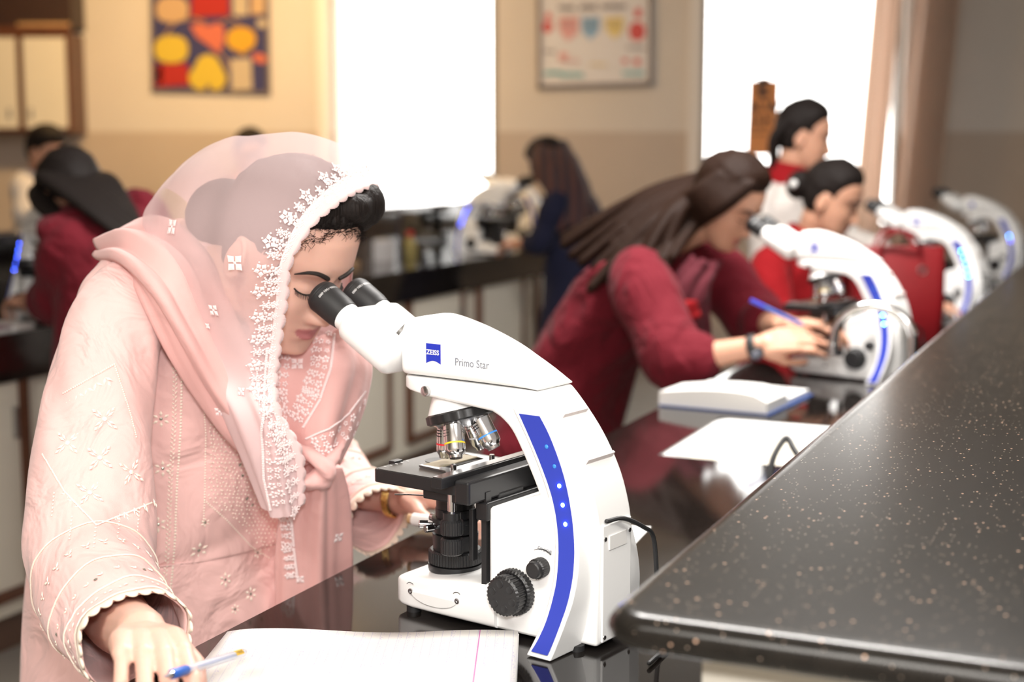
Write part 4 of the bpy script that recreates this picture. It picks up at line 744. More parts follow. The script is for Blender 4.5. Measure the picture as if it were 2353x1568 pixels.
def locks(Mx, parent, mat, curves, r0=.022, r1=.006, voxel=.005, name='long_hair'):
    g = G()
    for c, k in curves:
        P = crv(c, 6); n = len(P); g.tube(P, list(np.interp(np.linspace(0, 1, n), [0, .25, .7, 1], [r0 * .8 * k, r0 * k, r0 * .8 * k, r1 * k])), 12, flat=.75)
    me = fuse(g, voxel, 2, name); me.materials.append(M[mat]); o = bpy.data.objects.new(name, me); lk(o, parent); return wpart(o)
def sfront(S, d, z=.39): a = S.rotation_euler[2]; return A_(S.location) + A_([math.cos(a), math.sin(a), 0]) * d + A_([0, 0, z])
# the girl in maroon at the second microscope
S2 = others[0]; a2 = S2.rotation_euler[2] + math.pi
E2_ = sfront(S2, .402, .392)
J2 = dict(NB=pd(1505, 560, 3.88), CH=pd(1430, 690, 3.92), WA=pd(1330, 850, 3.98), HI=pd(1270, 1010, 4.0), RS=pd(1470, 645, 3.68), RE=pd(1555, 835, 3.50), RW=pd(1742, 795, 3.42), LS=pd(1640, 620, 4.02), LE=pd(1745, 745, 3.92), LW=pd(1810, 745, 3.60))
girl2, HM2 = person('girl in maroon tunic with long loose brown hair looking into the second microscope', E2_, a2, math.radians(33), J2, 'maroon', 'trouser_dark', 'skin_warm', 'hair_brown', .016, hands=dict(R=((.95, -.1, .18), (-.1, -.75, .6), (.35, .3, .35, .4), 1), L=((.8, -.5, .1), (0, -.2, 1), (.5, .5, .5, .5), 1)), sl_frac=.22, sl_r=(.082, .078, .070), girth=1.1)
ends = [((1300, 560), 3.95), ((1318, 585), 3.88), ((1340, 600), 3.82), ((1370, 615), 3.78), ((1385, 640), 3.74), ((1410, 650), 3.72), ((1300, 545), 4.0), ((1330, 540), 4.03), ((1440, 640), 3.70), ((1360, 660), 3.72), ((1470, 610), 3.68), ((1520, 600), 3.70)]
cv = []
for i, (e, d) in enumerate(ends):
    k = i / (len(ends) - 1); s = hxf(HM2, (.060 * (k * 1.4 - .5), -.10 - .05 * (1 - k), .09 - .05 * k)); m1 = hxf(HM2, (.078 * (k * 1.5 - .55), -.165 + .03 * k, .02 - .06 * k)); en = pd(*e, d); cv.append(([s, m1, m1 * .55 + en * .45 + A_([0, 0, .03]), en], 1.2))
for i in range(9):      # the near side falls over the ear and shoulder
    k = i / 8; s = hxf(HM2, (.050 + .02 * k, -.02 - .08 * k, .085 - .02 * k)); m1 = hxf(HM2, (.088, -.045 - .075 * k, .0)); m2 = hxf(HM2, (.080, -.085 - .08 * k, -.085)); en = pd(1545 - 125 * k, 590 + 40 * k + 20 * (i % 2), 3.66 + .02 * k); cv.append(([s, m1, m2, en], 1.0))
locks(HM2, girl2, 'hair_brown', cv, .029, .016, .005)
wt = G(); wv = nrm(J2['RW'] - J2['RE']); p = J2['RW'] - wv * .012; wt.lathe([(.030, -.010), (.0315, -.008), (.0315, .008), (.030, .010)], p, wv, 24); w_o = empty('wristwatch', p); tag(w_o, 'black wristwatch on the forearm of the long-haired girl', 'watch')
wpart(wt.build('strap', M['black_rubber'], w_o)); dl = nrm(A_([.1, -.8, -.35])); wpart(G().lathe([(.017, 0), (.017, .007), (.015, .009)], p + dl * .028, dl, 20).build('watch_case', M['scope_black'], w_o)); wpart(G().lathe([(.014, 0), (.014, .0005)], p + dl * .037, dl, 20).build('dial', M['steel'], w_o))
# dupatta hanging from her neck and blue cuff piping
DU = PG([[(1590, 590, 3.72), (1620, 600, 3.70), (1655, 600, 3.76)], [(1545, 650, 3.66), (1590, 660, 3.64), (1640, 650, 3.70)], [(1550, 720, 3.66), (1590, 730, 3.64), (1630, 720, 3.70)], [(1570, 780, 3.68), (1600, 790, 3.67), (1630, 780, 3.72)]])
sheet(folds(patch(DU, 8, 8), .012, .5, 2, 3), 'dupatta', M['dark_maroon'], girl2, .006)
sheet(folds(patch(PG([[(1548, 690, 3.635), (1575, 690, 3.62), (1600, 690, 3.625)], [(1555, 730, 3.64), (1585, 735, 3.62), (1612, 728, 3.63)]]), 6, 6), .004, .5, 1, 3), 'dupatta_border', M['red_cloth'], girl2, .006)
for (S_, E2v, W_) in ((J2['RS'], J2['RE'], J2['RW']), (J2['LS'], J2['LE'], J2['LW'])):
    d = nrm(W_ - E2v); p = E2v + (W_ - E2v) * .14; wpart(G().lathe([(.066, -.003), (.068, 0), (.066, .003)], p, d, 28, False).build('cuff_piping', M['badge_blue'], girl2))
# the girl in red, sitting at the third microscope
E3 = pd(1962, 478, 4.62); J3 = dict(NB=pd(1858, 560, 4.72), CH=pd(1845, 690, 4.75), WA=pd(1790, 850, 4.82), HI=pd(1740, 960, 4.87), RS=pd(1765, 620, 4.58), RE=pd(1800, 800, 4.45), RW=pd(1905, 835, 4.40), LS=pd(1950, 600, 4.92), LE=pd(2010, 760, 4.9), LW=pd(2110, 720, 4.75))
girl3, HM3 = person('girl in bright red top with black hair in a bun behind the second microscope', E3, math.radians(-27), math.radians(22), J3, 'red_cloth', 'trouser_dark', 'skin_warm', 'hair_black', .012)
wpart(G().ell(hxf(HM3, (0, -.195, .0)), (.05, .04, .05), HM3[:3, :3]).build('hair_bun', M['hair_black'], girl3)); wpart(G().ell(hxf(HM3, (.05, -.20, .0)), (.012, .012, .014), HM3[:3, :3]).build('hair_clip', M['paper'], girl3))
wpart(G().lathe([(.075, -.02), (.072, .0), (.066, .02)], J3['NB'] + A_([0, 0, .03]), (.25, -.1, 1), 24, False).build('collar', M['red_cloth'], girl3, solid=.008))
# standing woman in white print
E4 = pd(1898, 322, 5.15); J4 = dict(NB=pd(1808, 420, 5.2), CH=pd(1815, 560, 5.22), WA=pd(1815, 720, 5.26), HI=pd(1805, 850, 5.28), RS=pd(1745, 470, 5.10), RE=pd(1770, 640, 5.10), RW=pd(1830, 720, 5.08), LS=pd(1890, 470, 5.42), LE=pd(1950, 560, 5.3), LW=pd(2030, 575, 5.1))
lady4, HM4 = person('standing woman in white printed tunic with red collar in front of the right window', E4, math.radians(-14), math.radians(12), J4, 'white_cloth', 'trouser_pale', 'skin_warm', 'hair_black', .014)
locks(HM4, lady4, 'hair_black', [([hxf(HM4, (x, -.14, .05)), hxf(HM4, (x * 1.1, -.175, -.03)), hxf(HM4, (x * .7, -.165, -.10)), hxf(HM4, (x * .6, -.15, -.15))], 1.0) for x in (-.05, -.02, .02, .05)], .028, .014, name='tied_hair')
wpart(G().lathe([(.10, -.06), (.085, -.01), (.068, .05)], J4['NB'] + A_([0, 0, .02]), (.2, -.05, 1), 28, False).build('collar_scarf', M['red_cloth'], lady4, solid=.01))
# navy person at the far bench
E5 = pd(1236, 398, 7.25); J5 = dict(NB=pd(1312, 432, 7.1), CH=pd(1318, 500, 7.05), WA=pd(1325, 590, 7.0), HI=pd(1325, 680, 7.0), RS=pd(1330, 465, 7.3), RE=pd(1262, 560, 7.35), RW=pd(1195, 560, 7.35), LS=pd(1275, 470, 6.85), LE=pd(1240, 560, 6.85), LW=pd(1185, 562, 7.0))
p5, HM5 = person('person in navy top with dark striped headscarf bending over the far bench', E5, math.radians(150), math.radians(38), J5, 'navy', 'trouser_dark', 'skin_warm', 'hair_black', .020, sl_frac=.35, voxel=.007)
sheet(folds(patch(PG([[(1218, 360, 7.15), (1240, 325, 7.2), (1290, 325, 7.25), (1330, 360, 7.3)], [(1222, 400, 7.0), (1255, 365, 7.0), (1300, 365, 7.05), (1345, 390, 7.15)], [(1255, 450, 6.85), (1290, 430, 6.85), (1330, 430, 6.9), (1365, 450, 7.0)], [(1275, 540, 6.82), (1305, 520, 6.80), (1340, 520, 6.84), (1370, 530, 6.9)]]), 8, 8), .015, .4, 2, 9), 'headscarf', M['dark_scarf'], p5, .006)
# girl in maroon at the left edge
S6 = others[4]; a6 = S6.rotation_euler[2] + math.pi; E6 = sfront(S6, .44, .335); J6 = dict(NB=pd(222, 478, 3.98), CH=pd(268, 575, 3.92), WA=pd(285, 720, 3.88), HI=pd(290, 900, 3.86), RS=pd(318, 500, 4.10), RE=pd(330, 620, 4.28), RW=pd(245, 650, 4.33), LS=pd(165, 575, 3.86), LE=pd(140, 690, 3.98), LW=pd(62, 690, 4.16))
girl6, HM6 = person('girl in dark maroon tunic with long black hair bending at the left edge', E6, a6, math.radians(52), J6, 'maroon', 'trouser_pale', 'skin_warm', 'hair_black', .020, sl_frac=.3, sl_r=(.085, .076, .068), girth=1.08)
cv = []
for i in range(14):
    k = i / 13; s = hxf(HM6, (-.07 + .14 * k, -.08, .09 - .04 * abs(k - .5))); m1 = hxf(HM6, (-.085 + .17 * k, -.15, -.03)); en = pd(320 - 40 * abs(k - .5) + 20 * (i % 2), 505 + 55 * (1 - k), 3.78 + .18 * k); cv.append(([s, m1, (m1 + en) / 2 + A_([0, -.02, .01]), en], .85))
for x in (-.09, -.08): cv.append(([hxf(HM6, (x * .6, -.03, .09)), hxf(HM6, (x, -.07, .0)), hxf(HM6, (x, -.10, -.10)), pd(215, 545, 3.84)], 1.1))
locks(HM6, girl6, 'hair_black', cv, .030, .012)
# two more at the very back
E7 = pd(128, 362, 7.4); J7 = dict(NB=pd(92, 400, 7.5), CH=pd(100, 460, 7.5), WA=pd(105, 540, 7.5), HI=pd(105, 620, 7.5), RS=pd(55, 425, 7.35), RE=pd(60, 500, 7.2), RW=pd(130, 510, 7.1), LS=pd(150, 420, 7.65), LE=pd(215, 425, 7.5), LW=pd(255, 450, 7.3))
person('person in pale coat with dark hair standing under the wall cabinet', E7, math.radians(-25), math.radians(25), J7, 'white_cloth', 'trouser_dark', 'skin_warm', 'hair_black', .02, voxel=.007)
E8 = pd(585, 360, 7.9); J8 = dict(NB=pd(560, 415, 8.0), CH=pd(560, 470, 8.0), WA=pd(560, 540, 8.0), HI=pd(560, 620, 8.0), RS=pd(520, 440, 7.9), RE=pd(515, 510, 7.8), RW=pd(550, 560, 7.7), LS=pd(610, 440, 8.1), LE=pd(620, 510, 8.0), LW=pd(600, 560, 7.8))
person('dark-haired person standing hidden behind the pink headscarf', E8, math.radians(-60), math.radians(15), J8, 'maroon', 'trouser_dark', 'skin_warm', 'hair_black', .018, voxel=.007)
# ------------------------------------------------------------------ embroidery and lace on the pink dress
from mathutils.bvhtree import BVHTree
def bvh(names):
    v, f = [], []
    for o in lady.children:
        if o.type == 'MESH' and o.name.split('.')[0] in names:
            n = len(v); v += [tuple(p.co) for p in o.data.vertices]; f += [tuple(i + n for i in p.vertices) for p in o.data.polygons]
    return BVHTree.FromPolygons(v, f)
def caster(names):
    T = bvh(names)
    def hit(x, y):
        r = ray(x, y); h = T.ray_cast(Vector((0, 0, H)), Vector(tuple(r)))
        if h[0] is None: return None
        n = A_(h[1]); n = n if n @ r < 0 else -n; return A_(h[0]), n
    return hit
def leaf(g, p, n, t, L, w_, h=.0012):
    t = nrm(t - n * (t @ n)); b = np.cross(n, t); p = p + n * .0022
    g.add([p, p + t * L * .45 + b * w_ / 2, p + t * L, p + t * L * .45 - b * w_ / 2, p + t * L * .45 + n * h], [(0, 1, 4), (1, 2, 4), (2, 3, 4), (3, 0, 4)])
def dot(g, p, n, r, h=.0012, k=6):
    a = nrm(np.cross(n, (.3, .2, 1))); b = np.cross(n, a); p = p + n * .0020
    g.add([p + (a * math.cos(t) + b * math.sin(t)) * r for t in np.linspace(0, 2 * math.pi, k, endpoint=False)] + [p + n * h], [(i, (i + 1) % k, k) for i in range(k)])
def flower(g, p, n, R, petals=8, rot=0, w_=.45, gap=.25, up=A_([0, 0, 1.])):
    a = nrm(up - n * (up @ n)); b = np.cross(n, a)
    for i in range(petals):
        t = rot + 2 * math.pi * i / petals; d = a * math.cos(t) + b * math.sin(t); leaf(g, p + d * R * gap, n, d, R * (1 - gap), R * w_)
def pline(g, hit, pts, step, fn):
    for (x0, y0), (x1, y1) in zip(pts[:-1], pts[1:]):
        L = math.hypot(x1 - x0, y1 - y0); m = max(1, int(L / step))
        for k in range(m):
            h = hit(x0 + (x1 - x0) * k / m, y0 + (y1 - y0) * k / m)
            if h is not None: fn(g, h[0], h[1], (x1 - x0, y1 - y0), k)
CAMX, CAMZ = A_([1., 0, 0]), A_([0, 0, 1.])
def scr(dx, dy): return nrm(CAMX * dx - CAMZ * dy)
hs = caster(['sleeve']); gs = G(); gq = G()
fl = lambda x, y, R: (lambda h: (flower(gs, h[0], h[1], R * .85, 4, .62, .22, .30), flower(gs, h[0], h[1], R * .85, 4, 1.0, .22, .30), flower(gs, h[0], h[1], R * 1.12, 4, .81, .20, .68), dot(gs, h[0], h[1], .003), dot(gq, h[0], h[1], .0010)) if h is not None else None)(hs(x, y))
for x, y in ((240, 964), (156, 1019), (229, 1053), (300, 1086), (206, 1134)): fl(x, y, .017)
def vee(g, p, n, d, k):
    t = scr(d[1], -d[0]) if d[0] > 0 else scr(-d[1], d[0]); t = -t
    s_ = scr(*d); leaf(g, p + t * .004, n, t * .8 + s_ * .6, .010, .0034); leaf(g, p + t * .004, n, t * .8 - s_ * .6, .010, .0034); leaf(g, p + t * .010, n, t, .007, .0032)
dline = lambda g, p, n, d, k: dot(g, p, n, .0014, .0010, 5)
pline(gs, hs, [(148, 905), (262, 838), (300, 960), (312, 1010)], 5, dline); pline(gs, hs, [(100, 1045), (148, 1130), (222, 1210), (348, 1155)], 3, dline)
pline(gs, hs, [(155, 912), (258, 850)], 21, vee); pline(gs, hs, [(266, 858), (296, 960)], 26, vee); pline(gs, hs, [(225, 1196), (150, 1115)], 22, vee); pline(gs, hs, [(345, 1140), (235, 1192)], 22, vee)
for x, y in ((120, 1195), (160, 1250), (215, 1268), (268, 1245), (312, 1230)): pline(gs, hs, [(x + 6, y - 60), (x, y)], 8, dline); (lambda h: h is not None and vee(gs, h[0], h[1], (1, 0), 0))(hs(x, y))
def ring_rows(Gd, rows, fn):
    c = Gd.mean(axis=1)
    for r in rows:
        for j in range(Gd.shape[1]):
            p = Gd[r, j]; q = Gd[r, (j + 1) % Gd.shape[1]]; n = nrm(p - c[r]); fn(p, q, n, r, j)
def cuff(Gd, g, gq, R0=17):
    def solid(p, q, n, r, j): g.tube([p + n * .0022, (p + q) / 2 + n * .0024, q + n * .0022], .0010, 4, False)
    ring_rows(Gd, [-2, -6, -12, -R0], solid); ax = nrm(Gd[-1].mean(0) - Gd[-8].mean(0))
    def lv_(p, q, n, r, j):
        s_ = nrm(q - p)
        if r == -9:
            if j % 2 == 0: leaf(g, p, n, -ax, .007, .003); leaf(g, p, n, -ax * .5 + s_, .007, .003)
            if j % 6 == 3: dot(gq, p, n, .0024, .0012, 8)
        elif r == -4: dot(g, p, n, .0016) if j % 2 else leaf(g, p, n, ax * .4 + s_, .006, .0028)
        elif j % 2 == 0: leaf(g, p, n, -ax * .75 + s_ * .6, .009, .0034); leaf(g, p, n, -ax * .75 - s_ * .6, .009, .0034); dot(g, p + ax * .004, n, .0016)
    ring_rows(Gd, [-4, -9, -15], lv_)
cuff(SG, gs, gq, 19); cuff(SL, gs, gq)
hk = caster(['kameez']); gk = G()
VL = [(394, 770), (402, 870), (400, 980), (392, 1100), (388, 1220), (380, 1320), (372, 1392)]
pline(gk, hk, VL, 5, lambda g, p, n, d, k: leaf(g, p, n, scr(.8 if k % 2 else -.8, -1), .0055, .0024)); pline(gk, hk, [(x + 15, y) for x, y in VL], 7, lambda g, p, n, d, k: dot(g, p, n, .0018))
pline(gk, hk, [(466, 915), (472, 1000), (470, 1130), (466, 1210)], 6, dline); pline(gk, hk, [(470, 1150), (520, 1195), (575, 1255), (620, 1285)], 5, dline)
rs = np.random.RandomState(5)
def inpoly(x, y, P):
    c = False
    for (x0, y0), (x1, y1) in zip(P, P[1:] + P[:1]):
        if (y0 > y) != (y1 > y) and x < (x1 - x0) * (y - y0) / (y1 - y0) + x0: c = not c
    return c
YK = [(474, 915), (530, 930), (560, 1000), (600, 1080), (640, 1160), (640, 1270), (600, 1262), (545, 1205), (478, 1145)]
for y in range(910, 1275, 9):
    for x in range(472, 645, 9):
        if inpoly(x, y, YK):
            h = hk(x + (4 if (y // 9) % 2 else 0), y)
            if h is not None: (dot(gk, *h, .0013) if rs.rand() < .55 else leaf(gk, *h, scr(rs.choice([-1, 1]), rs.choice([0, 1])), .004, .0018))
for x, y, R in ((370, 962, .012), (374, 1076, .012), (364, 1205, .012), (456, 1264, .014), (516, 1332, .011), (574, 1365, .011), (538, 1400, .008), (590, 1270, .009), (470, 1200, .007)):
    h = hk(x, y)
    if h is not None: flower(gk, *h, R, 6, 0, .36, .35); dot(gq, *h, .0022, .0012, 8)
for x, y in ((547, 1035), (550, 1068), (567, 1078), (556, 1092), (566, 1145), (578, 1160), (592, 1137), (585, 1120)):
    h = hk(x, y)
    if h is not None: dot(gq, *h, .0024, .0012, 8)
def part(g, name, mat, lab=None):
    o = wpart(g.build(name, mat, lady, 0)); o['kind'] = 'stuff'
    if lab: o['label'] = lab
    return o
part(gs, 'sleeve_embroidery', M['thread_cream'], 'cream thread embroidery on the pink sleeves'); part(gk, 'kameez_embroidery', M['thread_cream'], 'cream embroidery on the dress front'); part(gq, 'sequins', M['sequin'], 'small grey sequins')
# lace border of the veil: a strip with scalloped rim and raised flowers
du = np.gradient(HS, axis=0); dv = np.gradient(HS, axis=1); NN = np.cross(du, dv); NN /= np.linalg.norm(NN, axis=2, keepdims=True) + 1e-9; cen = A_(HC)
if (NN[5, 40] @ (HS[5, 40] - cen)) < 0: NN = -NN
ncol = HS.shape[1]; dens = 4; gl_rows = [[], [], [], [], []]; arc = 0.0
for j in np.arange(0, ncol - 1, 1 / dens):
    i0 = int(j); f_ = j - i0; at_ = lambda A, r: A[r, i0] * (1 - f_) + A[r, i0 + 1] * f_
    p0, n0 = at_(HS, 0), at_(NN, 0); fw = nrm(at_(HS, 0) - at_(HS, 1)); arc += np.linalg.norm(at_(HS, 0) - (gl_rows[1][-1] - 0 if gl_rows[1] else at_(HS, 0))) if False else np.linalg.norm(HS[0, i0 + 1] - HS[0, i0]) / dens
    sc_ = abs(math.sin(arc * math.pi / .020)) ** .7 * .0042 + abs(math.sin(arc * math.pi / .0040)) * .0009
    gl_rows[0].append(p0 + fw * (.002 + sc_) + n0 * .0014); gl_rows[1].append(p0 + n0 * .0022); gl_rows[2].append(at_(HS, 1) + at_(NN, 1) * .0020); gl_rows[3].append(at_(HS, 2) + at_(NN, 2) * .0018); gl_rows[4].append(at_(HS, 3) + at_(NN, 3) * .0016)
lo = sheet(A_(gl_rows), 'lace_trim', M['lace_pink'], lady, .0008)
gf = G(); gr = G(); arc = 0; nxt = 0; alt = 0
for j in range(ncol - 1):
    arc += np.linalg.norm(HS[0, j + 1] - HS[0, j])
    if arc > nxt:
        nxt = arc + .0125; alt += 1
        tdir = nrm(HS[0, j + 1] - HS[0, j]); w0 = np.linalg.norm(HS[8, j] - HS[0, j]); rowat = lambda dist: min(9, max(0, int(round(dist / max(w0 / 8, 1e-4)))))
        for dist, R, pet in ((.009, .0045, 6), (.019, .0085 if alt % 2 else .006, 5), (.031 if alt % 2 else .026, .0095 if alt % 2 else .005, 5)):
            r = rowat(dist); p, n = HS[r, j], NN[r, j]; flower(gf, p, n, R, pet, rs.uniform(0, 1), .72, .18)
            for k in range(pet):
                t = 2 * math.pi * k / pet + .4; a = nrm(tdir - n * (tdir @ n)); b = np.cross(n, a); dot(gf, p + (a * math.cos(t) + b * math.sin(t)) * R * 1.05, n, .0014)
            dot(gf, p, n, .0018, .0018)
    if j % 2 == 0:
        for r in (1, 2): dot(gf, HS[r, j], NN[r, j], .0012, .001, 5)
part(gf, 'lace_flowers', M['thread_white'], 'raised white lace flowers along the veil rim')
hv = caster(['headscarf', 'scarf_wrap', 'scarf_drape', 'scarf_end', 'scarf_knot']); gv = G()
for x, y, R in ((398, 522, .013), (541, 604, .013), (493, 712, .010), (480, 748, .005), (683, 838, .011), (505, 945, .009), (556, 900, .007), (776, 1234, .010), (690, 1330, .008)):
    h = hv(x, y)
    if h is not None: flower(gv, *h, R, 4, math.pi / 4, .8, .1); dot(gv, *h, .002)
def lace_path(pts, wd, seed):
    r2 = np.random.RandomState(seed)
    for (x0, y0), (x1, y1) in zip(pts[:-1], pts[1:]):
        L = math.hypot(x1 - x0, y1 - y0); d = ((x1 - x0) / L, (y1 - y0) / L)
        for k in range(int(L / 4)):
            for q in (0, 1): 
                h = hv(x0 + d[0] * k * 4 + q * 2, y0 + d[1] * k * 4)
                if h is not None: dot(gv, *h, .0016, .0014)
            if k % 5 == 0:
                for off in (.3, .65, .95):
                    h = hv(x0 + d[0] * k * 4 - d[1] * wd * off, y0 + d[1] * k * 4 + d[0] * wd * off)
                    if h is not None: flower(gv, *h, r2.uniform(.004, .0075), 5, r2.rand(), .75, .15)
lace_path([(612, 800), (605, 900), (602, 1000), (606, 1100), (622, 1175)], -52, 1); lace_path([(768, 770), (758, 850), (735, 920), (695, 985)], 42, 2); lace_path([(835, 900), (800, 950), (755, 985), (700, 1010)], -45, 3); lace_path([(668, 1190), (674, 1260), (684, 1340)], 20, 4)
part(gv, 'scarf_motifs', M['thread_white'], 'white lace motifs scattered on the scarf')
# ------------------------------------------------------------------ things on the near bench
c = [pz(*p, TZ + .012) for p in ((525, 1465), (1190, 1470), (1197, 1568), (495, 1568))]
nb = empty('notebook', pz(515, 1466, TZ)); e1 = nrm(c[1] - c[0]); rz = math.atan2(e1[1], e1[0]); nb.rotation_euler = (0, 0, rz); tag(nb, 'open ruled notebook page with faint handwriting in the foreground', 'notebook')
Lw, Ld = .338, .235; R = []
for y in np.linspace(0, -Ld, 10): R.append([(x + .004 - .05 * (1 - k / 23) ** 3 * (-y), y, .0095 + .0035 * math.sin(x * 26) * math.exp(y * 3) * .6 + (.003 * (x / .02 - 1) if x < .02 else 0) * .8) for k, x in enumerate(np.linspace(0, Lw, 24))])
G().rings(R, False, False).build('page', M['ruled_paper'], nb, 179, solid=.0006)
G().rings([[(.003, .0, .0015), (Lw + .005, 0, .0015), (Lw + .005, 0, .0075), (.006, 0, .0075)], [(-.012, -Ld, .0015), (Lw + .005, -Ld, .0015), (Lw + .005, -Ld, .0075), (-.010, -Ld, .0075)]]).build('page_block', M['paper'], nb, 0)
G().box((Lw / 2, -Ld / 2, .0008), (Lw - .01, Ld - .004, .0015)).build('cover', M['cover_blue'], nb, 0)
t0, t1 = pz(376, 1556, .982), pz(562, 1500, .938); ax = nrm(t1 - t0); L_ = np.linalg.norm(t1 - t0); pen = empty('pen', t0); tag(pen, 'blue ballpoint pen with clear barrel held in the hand of the woman in pink', 'pen')
wpart(G().lathe([(.0006, 0), (.0010, .003), (.0022, .009), (.0036, .016), (.0040, .017)], t0, ax, 16).build('tip', M['chrome'], pen)); wpart(G().lathe([(.0040, .0165), (.0050, .018), (.0050, .048), (.0046, .050)], t0, ax, 18).build('grip', M['grip_blue'], pen))
wpart(G().lathe([(.0046, .050), (.0046, L_ - .006), (.0036, L_ - .001), (.0012, L_)], t0, ax, 18).build('barrel', M['clear_plastic'], pen)); wpart(G().lathe([(.0014, .05), (.0014, L_ - .02)], t0, ax, 10).build('ink_tube', M['grip_blue'], pen))
sd = nrm(np.cross(ax, (0, 0, 1))); vw = nrm(A_([.1, -.75, .6])); vw = nrm(vw - ax * (vw @ ax)); sd = np.cross(vw, ax)
st = wpart(G().rings([[t0 + ax * (L_ - q) + (vw * math.cos(t) + sd * math.sin(t)) * .0048 for t in np.linspace(-.9, .5, 8)] for q in (.032, .012)], False, False).build('sticker', M['sticker_yellow'], pen))
tm = text_mesh('PIANO', .0060, lambda x, y: t0 + ax * (L_ - .031 + x * .95) + vw * .0050 - sd * (-.0035 + y) * -1, 'sticker_lettering', M['ink'], pen); wpart(tm)
bg = G(); bc = LW - ld_ * .018
for q in (-.004, 0, .004): bg.tube([bc + ld_ * q + (lambda a, b: a * math.cos(t) + b * math.sin(t))(nrm(np.cross(ld_, (0, 0, 1))), np.cross(ld_, nrm(np.cross(ld_, (0, 0, 1))))) * (.0315 + .0006 * math.sin(t * 24 + q * 900)) for t in np.linspace(0, 2 * math.pi, 73)], .0024, 6, False)
tag(bg.build('bangle', M['brass'], smooth=60), 'twisted gold bangle on the wrist beyond the microscope stage', 'bangle')
p = pz(965, 1196, .935); mk = empty('marker', p); tag(mk, 'short white marker held by the hand behind the condenser', 'marker'); d_ = nrm(A_([-.8, .25, .05])); wpart(G().lathe([(.008, -.05), (.0095, -.045), (.0095, .010), (.008, .012)], p, d_, 18).build('barrel', M['paper'], mk)); wpart(G().lathe([(.0075, .012), (.0075, .018), (.005, .019)], p, d_, 18).build('tip', M['wood_tan'], mk))
def poly_sheet(name, pts, z, th, mat, label, cat):
    P = [pz(x, y, z) for x, y in pts]; g = G(); n = len(P); g.add([(*p[:2], z) for p in P] + [(*p[:2], z + th) for p in P], [tuple(range(n)), tuple(range(2 * n - 1, n - 1, -1))] + [(i, (i + 1) % n, n + (i + 1) % n, n + i) for i in range(n)]); return tag(g.build(name, mat, smooth=0), label, cat)
poly_sheet('paper_sheet', [(1497, 1211), (1380, 1204), (1350, 1262), (1432, 1280)], TZ + .0005, .0004, M['paper'], 'white sheet of paper on the worktop behind the foreground microscope', 'paper')
tag(G().tube(crv([pd(1768, 1100, 2.38), pd(1778, 1050, 2.41), pd(1806, 1008, 2.45), pd(1824, 1032, 2.42), pd(1842, 1062, 2.39), pd(1856, 1090, 2.37)], 6), .0055, 8).build('cable', M['black_rubber']), 'black cable looped up at the edge of the sink', 'cable')
# tap
fp = BW(-.435, 0, TZ) + D1 * (pd(2113, 760, 2.95) @ D1); tp = empty('tap', fp); tag(tp, 'chrome gooseneck tap arching over the sink beside the granite shelf', 'tap'); dr = -DX * .165
pts = [fp, fp + A_([0, 0, .12]), fp + A_([0, 0, .17])] + [fp + dr * (.5 - .5 * math.cos(t)) + A_([0, 0, .17 + .072 * math.sin(t)]) for t in np.linspace(.25, math.pi, 12)] + [fp + dr + A_([0, 0, .155])]
wpart(G().tube(pts, .0105, 14).build('spout', M['chrome'], tp)); wpart(G().lathe([(.024, 0), (.024, .012), (.014, .025)], fp, (0, 0, 1), 24).build('base', M['chrome'], tp)); wpart(G().lathe([(.0125, -.022), (.0125, 0)], fp + dr + A_([0, 0, .155]), (0, 0, 1), 18).build('aerator', M['steel'], tp)); wpart(G().tube([fp + A_([0, 0, .03]), fp + A_([.03, -.03, .05])], .005, 8).build('lever', M['chrome'], tp))
# open book by the second microscope
b0 = pz(1512, 934, TZ); b1 = pz(1768, 957, TZ); b2 = pz(1872, 908, TZ); bk = empty('book', b0); e1 = b1 - b0; e2 = (b2 - b1) * .98; tag(bk, 'thick open book with white pages and dark blue cover beside the sink', 'book')
def sl(u0, u1, v0, v1, zf, name, mat, n=10):
    R = []
    for v in (v0, v1):
        top = [b0 + e1 * u + e2 * v + A_([0, 0, zf(u)]) for u in np.linspace(u0, u1, n)]; R.append(top + [b0 + e1 * u1 + e2 * v + A_([0, 0, .0035]), b0 + e1 * u0 + e2 * v + A_([0, 0, .0035])])
    return wpart(G().rings(R).build(name, mat, bk, 30))
wpart(G().prism([(0, 0), (1, 0), (1, 1), (0, 1)], .0005, .003, lambda a, b, w_: tuple(b0 + e1 * (a * 1.0) + e2 * b + A_([0, 0, w_]))).build('cover', M['cover_blue'], bk, 0))
sl(.01, .93, .02, .45, lambda u: .026 + .006 * math.sin(u * 2.2), 'page_block', M['page_edge']); sl(.0, .97, .015, .46, lambda u: .032 + .014 * math.sin(min(1, u) * 2.6) - (.012 * ((u - .8) / .17) ** 2 if u > .8 else 0), 'top_page', M['paper']); sl(.02, .96, .50, .98, lambda u: .018 - .004 * u, 'page_block', M['paper'])
